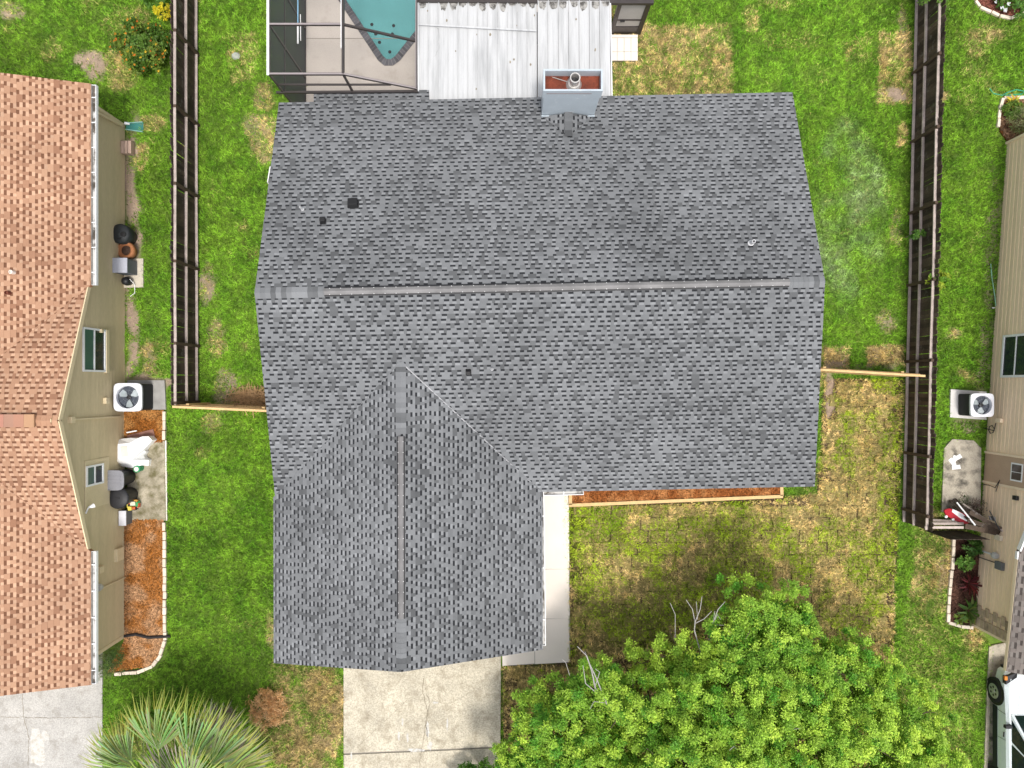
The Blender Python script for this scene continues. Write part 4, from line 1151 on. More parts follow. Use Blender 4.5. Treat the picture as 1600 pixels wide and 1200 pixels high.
def shrub(name, base, r, h, n, per, leaf, cols, label, cat, stems=6, flowers=None, flat=.5):
    t = empty(name, base, label, cat); base = Vector(base)
    C, D, K = [], [], []
    for k in range(n):
        v = RNG.normal(size=3); v /= np.linalg.norm(v); v[2] = abs(v[2]) if RNG.random() < .85 else v[2] * .6
        rad = RNG.uniform(.65, 1.05) * (1 + .2 * math.sin(6 * v[0] + 4 * v[1]))
        C.append(np.array([base.x + v[0] * r * rad, base.y + v[1] * r * rad, base.z + h * .45 + v[2] * h * .5 * rad])); D.append(v)
        K.append(np.array(random.choice(cols)))
    st = MB()
    for k in range(stems):
        a = random.uniform(0, 6.28); limb(st, base - Vector((0, 0, .05)), base + Vector((math.cos(a) * r * .6, math.sin(a) * r * .6, h * .75)), .018, .006, 4, .2)
    st.build('stem', M_BARK, t)
    leaf_cloud('foliage', C, D, per, min(.14, r * .35), leaf[0], leaf[1], K, t, .3, flat=flat)
    if flowers:
        fcol, fn, fs = flowers; fm = MB()
        idx = RNG.choice(len(C), min(fn, len(C)), replace=False)
        for i in idx:
            p = Vector(C[i]) + Vector(D[i]) * .1
            c = random.choice(fcol); s = fs * random.uniform(.7, 1.3)
            for k in range(5):
                a = 6.283 * k / 5 + random.random(); q = Vector((math.cos(a), math.sin(a), .25)) * s; w = Vector((-math.sin(a), math.cos(a), 0)) * s * .4
                fm.quad([p + Vector((0, 0, .02)), p + q * .6 + w, p + q, p + q * .6 - w], c)
        fm.build('blossom', M_LEAF, t)
    return t
G1c = [(0.06, 0.15, 0.02), (0.09, 0.20, 0.025), (0.12, 0.24, 0.03)]
shrub('shrub', P(742, 1205, 0), .75, 1.2, 120, 30, (.1, .045), [(0.05, .14, .015), (.09, .22, .02)], 'low green shrub at the driveway edge left of the large tree', 'shrub')
shrub('lantana_bush', P(237, 88, 0), .82, 1.3, 230, 34, (.10, .055), [(0.085, .165, .02), (.06, .13, .015), (.15, .22, .03)], 'round bush with orange flowers beside the left picket fence', 'bush', flowers=([(0.62, .17, .015), (.7, .28, .02), (.7, .45, .03)], 130, .05))
shrub('yellow_plant', P(266, 30, 0), .26, .8, 26, 20, (.09, .045), [(0.62, .52, .02), (.55, .50, .03)], 'small bright yellow plant against the left picket fence', 'plant')
shrub('green_shrub', P(250, -2, 0), .5, .9, 60, 24, (.09, .045), G1c, 'plain green shrub at the top edge near the left fence', 'shrub')
shrub('clipped_bush', P(175, 1027, 0), .55, .8, 110, 26, (.11, .015), [(.05, .10, .02), (.09, .14, .03), (.12, .15, .05)], 'low dark green bush at the corner of the tan roofed house', 'bush')
shrub('dead_fern', P(424, 1102, 0), .62, .55, 150, 26, (.12, .02), [(.68, .41, .19), (.78, .52, .28), (.52, .29, .12)], 'round orange brown dead fern beside the palm', 'fern', flat=1.2)
shrub('dry_weed', P(352, 1112, 0), .38, .7, 50, 20, (.14, .014), [(.20, .14, .13), (.27, .2, .17)], 'tangled grey brown dead weed between palm and fern', 'weed', flat=1.2)
shrub('vine', P(1456, 440, 1.0), .26, .8, 34, 18, (.1, .06), [(.12, .26, .02), (.28, .36, .03)], 'yellow green vine climbing over the right picket fence', 'vine', stems=3)
shrub('fence_vine', P(1446, 2, .6), .6, 1.3, 60, 18, (.1, .05), [(.07, .17, .02), (.14, .25, .04)], 'leafy vine on the far end of the right picket fence', 'vine', stems=4)
shrub('creeper', P(1414, 372, 0), .14, 1.1, 20, 16, (.1, .05), [(.06, .15, .02), (.1, .2, .03)], 'small green creeper at the foot of the right fence', 'vine', stems=2)
vn = MB()
for k in range(5):
    y = random.uniform(60, 180); pts = [P(1462 + random.uniform(0, 12), y + i * random.uniform(6, 12), .15 + random.random() * .8) for i in range(6)]
    vn.tube(pts, .009, 5)
tag(vn.build('dry_vine', M_DEADW), 'bare pale vine stems behind the right picket fence', 'vine')

def fan_palm():
    c = P(300, 1232, 0)
    t = empty('palm', c, 'bushy fan palm with green and yellowing fronds at the bottom edge', 'palm')
    MB().tube([c + Vector((0, 0, -.1)), c + Vector((0, .05, .8)), c + Vector((.02, .1, 1.5))], [.22, .2, .17], 10).build('trunk', M_BARK, t)
    crown = c + Vector((.02, .1, 1.5))
    pg, py_, pd = (.29, .42, .16), (.36, .34, .03), (.40, .35, .31)
    fronds = [  # hub px,py,z ; direction deg (image up = 90), spread, length m, colour mix, dry
        (247, 1182, 2.3, 88, 70, 1.75, 0), (300, 1200, 2.2, 75, 62, 1.9, 0), (205, 1200, 2.1, 132, 66, 1.35, 0), (215, 1210, 2.0, 158, 60, 1.5, 0), (330, 1205, 2.1, 58, 60, 1.75, 0), (350, 1215, 1.9, 40, 60, 1.6, .3), (365, 1200, 1.5, 30, 60, 1.2, 1),
        (280, 1190, 1.6, 98, 76, 1.9, .55), (330, 1180, 1.5, 66, 70, 1.5, .9), (260, 1235, 2.5, 185, 90, 1.3, 0), (345, 1250, 2.4, -10, 90, 1.4, 0), (300, 1265, 2.5, 270, 100, 1.4, 0), (330, 1262, 2.3, -50, 90, 1.4, .2), (262, 1262, 2.3, 225, 90, 1.4, 0), (300, 1235, 3.0, 60, 100, 1.1, 0), (290, 1232, 1.4, 110, 80, 1.6, 1), (225, 1195, 1.4, 120, 70, 1.5, .5)]
    for hx, hy, hz, ang, spr, ln, dry in fronds:
        ln *= 1.3 * random.uniform(.9, 1.08); hub = P(hx, hy - 10, hz); fd = MB(); n = 34; a0 = R(ang)
        for i in range(n):
            s = (i / (n - 1) - .5) * 2; a = a0 + R(spr) * s * .72 + random.uniform(-.06, .06)
            l = ln * (1 - .25 * s * s) * random.uniform(.85, 1.06)
            d = Vector((math.cos(a), math.sin(a), 0)); sd = Vector((-d.y, d.x, 0))
            rise = .25 - .2 * abs(s); w = .019 + .013 * random.random()
            k = max(0, min(1, random.gauss(dry, .15)))
            if dry > .75: col = tuple(lerp(py_[q] * .8, pd[q], min(1, k)) for q in range(3))
            else: col = tuple(lerp(pg[q], py_[q], k) * random.uniform(.7, 1.15) for q in range(3))
            tip = tuple(lerp(col[q], py_[q], .55) for q in range(3)) if dry < .75 else col
            p0 = hub; p1 = hub + d * (l * .35) + Vector((0, 0, l * rise * .8)); p2 = hub + d * (l * .72) + Vector((0, 0, l * rise)); p3 = hub + d * l + Vector((0, 0, l * rise * random.uniform(.3, .8)))
            fold = Vector((0, 0, .03))
            fd.quad([p0, p1 - sd * w + fold, p1 + sd * w - fold * .3], col); fd.quad([p1 + sd * w - fold * .3, p1 - sd * w + fold, p2 - sd * w * .8, p2 + sd * w * .8], col); fd.quad([p2 + sd * w * .8, p2 - sd * w * .8, p3], tip)
        f = fd.build('frond', M_LEAF, t)
        MB().tube([crown, crown.lerp(hub, .5) + Vector((0, 0, .15)), hub, hub + Vector((math.cos(a0), math.sin(a0), .2)) * .12], [.025, .02, .018, .012], 6).build('petiole', mat('petiole', (.30, .36, .10), .6), f)
fan_palm()

# brush pile behind the left pine fence
bp = MB()
for k in range(260):
    c = P(random.gauss(393, 16), random.gauss(622, 6), random.uniform(.02, .3)); a = random.uniform(0, 6.28); l = random.uniform(.15, .5)
    d = Vector((math.cos(a), math.sin(a), random.uniform(-.3, .3))) * l; s = Vector((-math.sin(a), math.cos(a), 0)) * random.uniform(.006, .014)
    v = random.uniform(.7, 1.2); bp.quad([c - d - s, c - d + s, c + d + s * .4, c + d - s * .4], (.48 * v, .30 * v, .15 * v))
tag(bp.build('brush_pile', M_LEAF), 'pile of dry straw coloured palm litter behind the left pine fence', 'brush pile')

# ------------------------------------------------------------------ mulch beds
M_CHIP = mat('mulch_chip', (0, 0, 0), 0.9, 0.0, fvar=0.0, attr=True, spec=.1)
def mulch(name, poly_px, n, cols, label, z=.03, noise_s=.5):
    poly = PP(*poly_px)
    xs = [p.x for p in poly]; ys_ = [p.y for p in poly]
    x = RNG.uniform(min(xs), max(xs), n * 3); y = RNG.uniform(min(ys_), max(ys_), n * 3)
    k = inpoly(x, y, poly); x = x[k][:n]; y = y[k][:n]; m = len(x)
    a = RNG.uniform(0, 6.28, m); l = RNG.uniform(.02, .065, m); w = RNG.uniform(.008, .02, m)
    d = np.stack([np.cos(a) * l, np.sin(a) * l, RNG.uniform(-.4, .4, m) * l], 1); s = np.stack([-np.sin(a) * w, np.cos(a) * w, RNG.uniform(-.5, .5, m) * w], 1)
    c = np.stack([x, y, z + RNG.uniform(0, .03, m)], 1)
    v = np.empty((m, 4, 3), np.float32); v[:, 0] = c - d - s; v[:, 1] = c - d + s; v[:, 2] = c + d + s; v[:, 3] = c + d - s
    t = (sst(.35, .65, fbm(x, y, noise_s, 2, 3)) * .75 + RNG.random(m) * .25)[:, None]
    cc = (np.array(cols[0]) * (1 - t) + np.array(cols[1]) * t) * RNG.uniform(.35, 1.75, (m, 1))
    o = np_mesh(name, v.reshape(-1, 3), 4, cc, M_CHIP); tag(o, label, 'mulch', kind='stuff')
    mb = MB(); mb.prism([(p.x, p.y) for p in ccw(poly)], -.05, z - .005)
    b = mb.build('bed_soil', mat('mulch_soil_' + name, tuple(k * .45 for k in cols[0]), .95, .3, 6), None); tag(b, 'soil under ' + label, kind='structure')
OR = ((.25, .090, .016), (.37, .215, .115))
mulch('mulch', [(196, 812), (256, 812), (258, 990), (256, 1012), (240, 1038), (170, 1050), (196, 1000)], 26000, OR, 'orange mulch bed along the tan roofed house')
mulch('mulch', [(196, 642), (256, 642), (257, 690), (196, 690)], 7000, ((.21, .07, .012), (.33, .16, .05)), 'orange mulch strip between air conditioner and bins')
mulch('mulch', [(892, 762), (1220, 752), (1220, 770), (892, 784)], 14000, ((.20, .062, .016), (.38, .165, .06)), 'red brown mulch in the raised pine bed', z=.12, noise_s=.3)
mulch('mulch', [(1489, 842), (1532, 842), (1522, 974), (1481, 972)], 8000, ((.045, .022, .016), (.13, .065, .045)), 'dark mulch bed beside the right house')
mulch('mulch', [(1522, -60), (1527, 5), (1550, 19), (1575, 26), (1600, 18), (1660, -5), (1660, -60)], 6000, ((.12, .04, .03), (.22, .09, .06)), 'red mulch of the round bed at the top right corner')
mulch('mulch', [(1563, 156), (1760, 156), (1760, 222), (1575, 222), (1562, 205)], 6000, ((.10, .05, .03), (.2, .12, .07)), 'mulch of the small bed behind the right house')

M_EDGE = mat('edging_stone', (0.66, 0.57, 0.46), 0.85, 0.12, 6, 40, .1, objrand=.1, bump=.2)
def edging(pts, label, step=.30, w=.11, h=.10, m=None, name='bed_edging', z=0):
    q = [P(*p) for p in pts]; e = empty(name, q[0], label, 'edging')
    for a, b in zip(q[:-1], q[1:]):
        L = (b - a).length; n = max(1, round(L / step))
        for i in range(n):
            p0 = a.lerp(b, i / n + .03 / n * 1); p1 = a.lerp(b, (i + 1) / n - .05 / n)
            j = Vector((random.uniform(-.01, .01), random.uniform(-.01, .01), h / 2 - .01 + random.uniform(-.008, .008)))
            MB().beam(p0 + j, p1 + j, w * random.uniform(.9, 1.1), h).build('edging_brick', m or M_EDGE, e, bevel=.01)
    return e
edging([(257.5, 816), (258.5, 900), (258, 960), (259, 1000), (252, 1022), (240, 1040), (215, 1050), (180, 1052)], 'curved cream brick edging round the orange mulch bed')
edging([(258, 642), (257.5, 688)], 'short cream brick edging beside the air conditioner', step=.3, w=.10)
edging([(1530, 841), (1489, 838), (1487, 870), (1486, 890), (1482, 930), (1480, 972), (1500, 978), (1520, 980)], 'cream block edging round the dark bed beside the right house', .32, .11)
edging([(1520, -20), (1523, 2), (1530, 12), (1548, 20), (1560, 26), (1578, 30), (1600, 20), (1640, 6)], 'curved cream block edging of the bed at the top right corner', .34, .10)
edging([(1640, 152), (1566, 154), (1561, 172), (1558, 200)], 'white block edging of the small bed behind the right house', .4, .11)

rb = empty('raised_bed_frame', P(890, 790), 'new pine board frame of the raised bed under the front eave', 'bed frame')
for a, b in (((889, 789), (1222, 775)), ((1220.5, 774), (1219.5, 745)), ((891, 788), (891, 766))):
    MB().beam(P(*a, .08), P(*b, .08), .11, .18).build('board', M_NEW, rb)

# ------------------------------------------------------------------ tan roofed house on the left
XWL = -13.63
YN, YSo = 9.08, -8.86
lh = empty('neighbour_house', (XWL, 0, 0), 'tan sided house with peach shingle roof on the left', 'house')
ZE2 = 2.45; PIT = 0.35
XE2 = -13.36; YT, YB = P(0, 131, ZE2).y, P(0, 1070, ZE2).y
XRDG = -19.0; ZRD = ZE2 + PIT * (XE2 - XRDG)
A0, A1 = Vector((XE2, YT, ZE2)), Vector((XE2, YB, ZE2))
GA, GB = P(0, 445, ZE2).y, P(0, 862, ZE2).y
XG = -13.47; gm = (GA + GB) / 2; gh = (GA - GB) / 2; ZG2 = ZE2 + PIT * gh
plE = Plane((XRDG, YT, ZRD), (0, -1, 0), (XE2 - XRDG, 0, ZE2 - ZRD)); LE = plE.uv(A0)[1]
def xval(y): return XE2 - (gh - abs(y - gm))   # valley plan x (equal pitches)
def limE(v):
    p = plE.at(0, v); full = (YT - YT, YT - YB)
    x = p.x
    k = gh - (XE2 - x)
    if k <= 0: return [(0, YT - YB)]
    return [(0, YT - (gm + k)), (YT - (gm - k), YT - YB)]
plN2 = Plane((XG, gm, ZG2), (-1, 0, 0), (0, gh, ZE2 - ZG2)); plS2 = Plane((XG, gm, ZG2), (-1, 0, 0), (0, -gh, ZE2 - ZG2))
LN2 = plN2.uv((XG, GA, ZE2))[1]
def limN(v):
    f = v / LN2; y = gh * f
    return [(0, max(.02, (gh - y) + (XG - XE2) + .0))]
mb = MB()
tri_slab(mb, [(XRDG, YT, ZRD), (XRDG, YB, ZRD), (XE2, YB, ZE2), (XE2, GB, ZE2), (XE2 - gh, gm, ZG2), (XE2, GA, ZE2), (XE2, YT, ZE2)])
tri_slab(mb, [(XG, gm, ZG2), (XG, GA, ZE2), (XE2 - gh, gm, ZG2)][::-1]); tri_slab(mb, [(XG, gm, ZG2), (XE2 - gh, gm, ZG2), (XG, GB, ZE2)][::-1])
tri_slab(mb, [(XRDG, YT, ZRD), (XRDG - 5.6, YT, ZE2), (XRDG - 5.6, YB, ZE2), (XRDG, YB, ZRD)])
lroof = mb.build('roof', mat('tan_deck', (.30, .15, .08), .9), lh)
teeth, gaps = [], []
shingle_plane(plE, LE, limE, 'tan', teeth, gaps, e=.165, wmul=1.0)
shingle_plane(plN2, LN2, limN, 'tan', teeth, gaps, e=.165); shingle_plane(plS2, LN2, limN, 'tan', teeth, gaps, e=.165)
finish_shingles(teeth, gaps, M_SHT, lroof)
ridge_caps(lroof, (XG, gm, ZG2), (XE2 - gh, gm, ZG2), plN2, plS2, .17, 'tan', M_SHT, step=.17)
for i in range(8):
    x1 = P(54, 0, 4).x - i * .3
    MB().box((x1 - .298, gm - .19, ZG2 + .03), (x1, gm + .19, ZG2 + .1 + (i % 2) * .004), tuple(k * random.uniform(.85, 1.1) for k in (.35, .205, .13))).build('ridge_vent_cap', M_SHT, lroof)
for px, py, c in ((22, 426, M_CONC), (15, 458, mat('rust_pipe', (.16, .05, .03), .8))):
    p = on_roof(px, py, plE); MB().lathe(p, [(.06, -.03), (.06, .16), (.045, .16), (.045, .1)], 12).build('vent_pipe', c, lroof)
# siding boards
M_SIDE = mat('tan_siding', (.56, .46, .285), .8, .06, 1.2, 20, .05, objrand=.05, stretch=(1, .25, 1))
M_TRIM = mat('tan_trim', (.64, .53, .34), .75, .05)
bh = .20
lwall = empty('wall', (0, 0, 0), None, None); lwall.parent = lh; lwall.location = (0, 0, 0)
z = .0
while z < ZG2 - .15:
    z1 = z + bh
    if z < 2.36 < z1: z1 = 2.38
    if z1 <= 2.42: y0, y1, y2, y3 = YSo, YN, YSo, YN
    else:
        f0 = gh - max(0, (z - ZE2)) / PIT; f1 = max(.05, gh - max(0, (z1 - ZE2)) / PIT)
        y0, y1 = gm - f0 + .1, gm + f0 - .1
        y2, y3 = gm - f1 + .1, gm + f1 - .1
    mb = MB(); xo = XWL
    mb.hexa([(xo - .03, y0, z), (xo + .008, y0, z), (xo + .008, y1, z), (xo - .03, y1, z), (xo - .03, y2, z1), (xo - .006, y2, z1), (xo - .006, y3, z1), (xo - .03, y3, z1)])
    mb.build('siding_board', M_SIDE, lwall); z = z1
mb = MB(); mb.box((-24, YSo + .02, -.05), (XWL - .031, YN - .02, 2.4)); mb.build('house_body', M_SIDE, lh)
for y in (YN, YSo):
    MB().box((XWL - .05, y - .06, 0), (XWL + .02, y + .06, 2.44)).build('corner_board', M_TRIM, lh)
def wz(px): return H - XWL * -F / (800 - px) * 1.0 if False else H - (-XWL) * F / (800 - px)
def wall_pt(px, py, off=0.0):
    D_ = (-XWL - off) * F / (800 - px); return Vector((XWL + off, -(py - 600) * D_ / F, H - D_))
def lwindow(x_top, x_bot, y_a, y_b, panes=2, sill=True):
    a = wall_pt(x_top, y_a); b = wall_pt(x_bot, y_b); z1, z0 = a.z, b.z
    ym = (wall_pt((x_top + x_bot) / 2, y_a).y, wall_pt((x_top + x_bot) / 2, y_b).y); y1, y0 = ym
    w = empty('window', (0, 0, 0), None, None); w.parent = lh; w.location = Vector((0, 0, 0))
    X = XWL + .01; t = .06
    for lo, hi in (((X, y0, z0), (X + .05, y1, z0 + t)), ((X, y0, z1 - t), (X + .05, y1, z1)), ((X, y0, z0 + t), (X + .05, y0 + t, z1 - t)), ((X, y1 - t, z0 + t), (X + .05, y1, z1 - t)), ((X, y0 + t, (z0 + z1) / 2 - .025), (X + .04, y1 - t, (z0 + z1) / 2 + .025))):
        MB().box(lo, hi).build('window_frame', M_WHITE, w)
    zm = (z0 + z1) / 2
    MB().box((X, y0 + t, zm + .026), (X + .015, y1 - t, z1 - t - .001)).build('pane', mat('glass_green', (.05, .11, .095), .15, .1, spec=.5), w)
    MB().box((X, y0 + t, z0 + t + .001), (X + .015, y1 - t, zm - .026)).build('pane', mat('glass_dark', (.018, .026, .032), .12, .1, spec=.5), w)
    if sill: MB().box((X, y0 - .03, z0 - .16), (X + .07, y1 + .0, z0 - .002)).build('window_sill', M_TRIM, w)
    return w
lwindow(128, 163, 513, 581)
lwindow(133, 160, 726, 758, sill=False)
MB().box((XWL + .009, wall_pt(140, 720).y - 1.55, 1.0), (XWL + .02, wall_pt(140, 720).y + .02, 2.36)).build('window_surround', M_TRIM, lh)
MB().beam(wall_pt(108, 656, .03), wall_pt(188, 651, .03), .05, .05).build('conduit', M_TRIM, lh)
for px, py, s in ((112, 656, .1), (166, 626, .1), (158, 517, .06), (186, 866, .22), (157, 890, .11)):
    p = wall_pt(px, py, .05); MB().box(p - Vector((.06, s, s)), p + Vector((.06, s, s))).build('junction_box', M_TRIM, lh, bevel=.01)
MB().tube([wall_pt(155, 921, .06), wall_pt(196, 902, .04)], .025, 8).build('conduit', M_TRIM, lh)
p = wall_pt(154, 918, .1); MB().lathe(p, [(.11, -.1), (.13, 0), (.12, .1), (.0, .12)], 12).build('meter', mat('meter_glass', (.45, .45, .43), .3), lh)
fl = MB(); p = wall_pt(138, 793, .1)
fl.tube([wall_pt(134, 802, .0), p], [.03, .02], 6); fl.tube([p, p + Vector((.12, .05, -.12))], [.03, .075], 8); fl.build('flood_lamp', M_WHITE, lh)
# gutters with straps
gutter(Vector((XE2, YT - .03, ZE2 - .06)), Vector((XE2, GA + .0, ZE2 - .06)), (1, 0, 0), lh, w=.16, straps=.75)
gutter(Vector((XE2, GB - .0, ZE2 - .06)), Vector((XE2, YB + .03, ZE2 - .06)), (1, 0, 0), lh, w=.16, straps=.75)
for s, g in ((1, GA), (-1, GB)):
    MB().beam((XG + .02, gm, ZG2 - .07), (XG + .02, g, ZE2 - .07), .035, .15).build('rake_board', M_TRIM, lh)
MB().beam(wall_pt(150, 175, .08), wall_pt(190, 196, .06), .07, .07).build('downspout', M_TRIM, lh)
MB().beam((XWL + .06, YN + .05, .12), (XWL + .22, YN + .05, .08), .08, .07).build('downspout_elbow', M_WHITE, lh)

# clutter along the tan house -----------------------------------------------------------
de = empty('drain_chute', P(200, 198), 'green plastic drain chute at the downspout of the tan roofed house', 'drain chute')
M_TEAL = mat('teal_plastic', (.03, .16, .14), .5, .1)
for z0, w in ((.03, .0),):
    a = P(197, 198, .07); b = P(224, 199, .03)
    mb = MB(); s0, s1 = .11, .17
    mb.hexa([a + Vector((0, -s0, -.02)), b + Vector((0, -s1, -.02)), b + Vector((0, s1, -.02)), a + Vector((0, s0, -.02)), a + Vector((0, -s0, 0)), b + Vector((0, -s1, 0)), b + Vector((0, s1, 0)), a + Vector((0, s0, 0))]); mb.build('chute_floor', M_TEAL, de)
    for s in (-1, 1):
        MB().beam(a + Vector((0, s * s0, .03)), b + Vector((0, s * s1, .03)), .02, .08).build('chute_side', mat('teal_edge', (.25, .45, .40), .5), de)
vb = empty('vent_box', P(197, 230), 'pinkish slatted box vent against the tan wall', 'vent box')
p = wall_pt(197, 230, .1); c = P(197.5, 231, .2)
for i in range(3):
    MB().box((XWL + .02 + i * .125, c.y - .22, .05), (XWL + .13 + i * .125, c.y + .22, .3)).build('slat', mat('pink_wood', (.42, .30, .24), .8, .1), vb, bevel=.01)

def pot(name, c, r, h, m, label, fill):
    t = empty(name, c, label, 'pot')
    MB().lathe(c, [(r * .72, 0), (r * .98, h * .55), (r, h * .8), (r * .93, h * .97), (r * .80, h), (r * .62, h * .95), (r * .58, h * .75)], 28).build('pot_body', m, t, smooth=True)
    MB().lathe(c + Vector((0, 0, h * .72)), [(r * .585, 0), (r * .585, .01), (0, .05)], 16).build('soil', fill, t)
    return t
M_SOIL = mat('pot_soil', (.06, .035, .025), .95, .5, 20)
pot('terracotta_pot', P(205, 394, 0), .31, .42, mat('terracotta', (.36, .15, .065), .75, .15, 6), 'round terracotta pot beside the tan wall', M_SOIL)
bt = empty('black_kettle_grill', P(203, 371, 0), 'dark grey lidded barrel leaning beside the terracotta pot', 'barrel')
MB().lathe(P(203, 371, 0), [(.26, 0), (.33, .35), (.34, .62), (.31, .66), (.25, .70), (.0, .74)], 24).build('barrel_body', mat('dark_rubber', (.025, .028, .03), .6, .2, 6), bt, smooth=True)
p = P(193, 366, .72); MB().lathe(p, [(.09, 0), (.09, .03), (.0, .035)], 12).build('lid_hole', M_BLACK, bt)
MB().beam(P(184, 371, .70), P(190, 372, .70), .12, .03).build('handle', M_BLACK, bt)
gb = empty('grey_utility_box', P(204, 420, 0), 'pale grey utility box on the small cream slab', 'utility box')
a = P(205.5, 420, 0)
MB().box((a.x - .24, a.y - .24, .06), (a.x + .24, a.y + .24, .72)).build('box_body', mat('box_side', (.13, .14, .16), .6, .1), gb, bevel=.01)
MB().box((a.x - .255, a.y - .255, .72), (a.x + .255, a.y + .255, .76)).build('box_lid', mat('box_lid', (.40, .41, .47), .5, .05), gb, bevel=.01)
pm_ = empty('pool_pump', P(205, 441, 0), 'black pump with white hose beside the grey utility box', 'pump')
a = P(204, 441, 0); MB().lathe(a + Vector((0, 0, .05)), [(.12, 0), (.15, .15), (.14, .3), (.08, .36), (.0, .37)], 16).build('pump_body', M_BLACK, pm_, smooth=True)
MB().tube([a + Vector((.0, -.02, .34)), a + Vector((.14, .06, .3)), a + Vector((.2, -.1, .1)), a + Vector((.16, -.38, .02)), a + Vector((.0, -.5, .02))], .014, 7).build('hose', M_WHITE, pm_)

def ac_unit(name, c, w, h, label, side, rz=0):
    t = empty(name, c, label, 'air conditioner', rz=rz)
    c = Vector(c)
    M_TOP = mat('ac_top', (.66, .67, .72), .4, .03, spec=.5)
    def rr(w_, r, z, n=5):
        pts = []
        for sx, sy, a0 in ((1, 1, 0), (-1, 1, 90), (-1, -1, 180), (1, -1, 270)):
            for k in range(n):
                a = R(a0 + 90 * k / (n - 1)); pts.append((c.x + sx * (w_ - r) + r * math.cos(a), c.y + sy * (w_ - r) + r * math.sin(a), z))
        return pts
    hw = w / 2
    def rot(p): 
        q = Matrix.Rotation(rz, 3, 'Z') @ (Vector(p) - c); return q + c
    mb = MB(); a = [rot(p) for p in rr(hw * .93, .06, .06)]; b = [rot(p) for p in rr(hw * .93, .06, h - .06)]
    for i in range(len(a)):
        j = (i + 1) % len(a); mb.quad([a[i], a[j], b[j], b[i]])
    mb.quad(a[::-1]); mb.build('coil_body', M_BLACK, t)
    for k in range(9):
        z = .1 + (h - .22) * k / 8; m2 = MB(); q = [rot(p) for p in rr(hw * .95, .06, z)]; q2 = [rot(p) for p in rr(hw * .95, .06, z + .03)]
        for i in range(len(q)):
            j = (i + 1) % len(q); m2.quad([q[i], q[j], q2[j], q2[i]])
        m2.build('louvre', mat('louvre_dark', (.03, .032, .036), .5), t)
    # top plate: ring between rounded square and fan opening
    n = 48; ro = hw * .80; out, inn = [], []
    for k in range(n):
        a_ = 2 * math.pi * (k + .5) / n; ca, sa = math.cos(a_), math.sin(a_)
        rs = hw / (abs(ca) ** 7 + abs(sa) ** 7) ** (1 / 7)
        out.append((c.x + ca * rs, c.y + sa * rs, h)); inn.append((c.x + ca * ro, c.y + sa * ro, h + .012))
    m3 = MB()
    lowr = [(p[0], p[1], h - .08) for p in out]; inl = [(p[0], p[1], h - .12) for p in inn]
    for i in range(n):
        j = (i + 1) % n
        for q in ([out[i], out[j], inn[j], inn[i]], [lowr[i], lowr[j], out[j], out[i]], [inn[i], inn[j], inl[j], inl[i]]):
            m3.quad([rot(x) for x in q])
    m3.build('top_plate', M_TOP, t)
    MB().lathe(c + Vector((0, 0, h - .20)), [(ro, 0), (ro, .005)], 24).build('fan_well', mat('fan_well', (.055, .065, .085), .6), t)
    MB().lathe(c + Vector((0, 0, h - .19)), [(.07, 0), (.07, .08), (.0, .09)], 14).build('fan_hub', M_BLACK, t)
    for k in range(3):
        a0 = 2.094 * k + .6; fb = MB(); pts = []
        for a_, r_ in ((-.12, .07), (-.55, ro * .55), (-.42, ro * .92), (.1, ro * .95), (.38, ro * .8), (.28, .09)):
            pts.append(c + Vector((math.cos(a0 + a_) * r_, math.sin(a0 + a_) * r_, h - .15 + .05 * a_)))
        fb.quad(pts); fb.quad([p - Vector((0, 0, .006)) for p in pts][::-1]); fb.build('fan_blade', mat('fan_blade', (.36, .41, .43), .45, .1, spec=.5), t)
    gr = MB()
    for k in range(3):
        rg = ro * (.35 + .3 * k); ring = [c + Vector((math.cos(x * .2618) * rg, math.sin(x * .2618) * rg, h)) for x in range(25)]; gr.tube(ring, .0025, 4)
    for k in range(10):
        a_ = .628 * k; gr.tube([c + Vector((math.cos(a_) * .05, math.sin(a_) * .05, h + .004)), c + Vector((math.cos(a_) * ro, math.sin(a_) * ro, h + .008))], .002, 4)
    gr.build('fan_guard', mat('guard', (.25, .26, .28), .5), t)
    return t
pad = slab('ac_pad', ccw(PP((200, 594), (258, 594), (260, 640), (200, 640))), -.04, .05, mat('pad_grey', (.30, .29, .27), .9, .2, 4), label='grey concrete pad under the left air conditioner')
c = P(221.5, 620, 0); c.z = .05
ac_unit('air_conditioner', Vector((c.x, c.y, .05)) + Vector((-.02, 0, 0)), .96, .88, 'white topped air conditioner with black sides beside the tan house', 1)
slab('ac_pad', ccw(PP((1484, 608), (1540, 612), (1540, 656), (1483, 652))), -.04, .06, mat('pad_white', (.60, .58, .56), .8, .05), label='pale pad under the right air conditioner')
c = P(1512, 632, 0); ac_unit('air_conditioner', Vector((c.x, c.y, .06)), .80, .78, 'white topped air conditioner with dark louvres beside the right house', -1, rz=0)
MB_ = MB()

wp = empty('plank', P(222, 680), 'red brown plank lying on the mulch by the white plastic shell', 'plank')
MB().beam(P(200, 687, .1), P(241, 677, .08), .30, .03).build('plank_board', mat('red_plank', (.26, .13, .10), .8, .15, 6), wp)
MB().beam(P(198, 676, .14), P(214, 673, .14), .04, .04).build('white_strip', M_WHITE, wp)

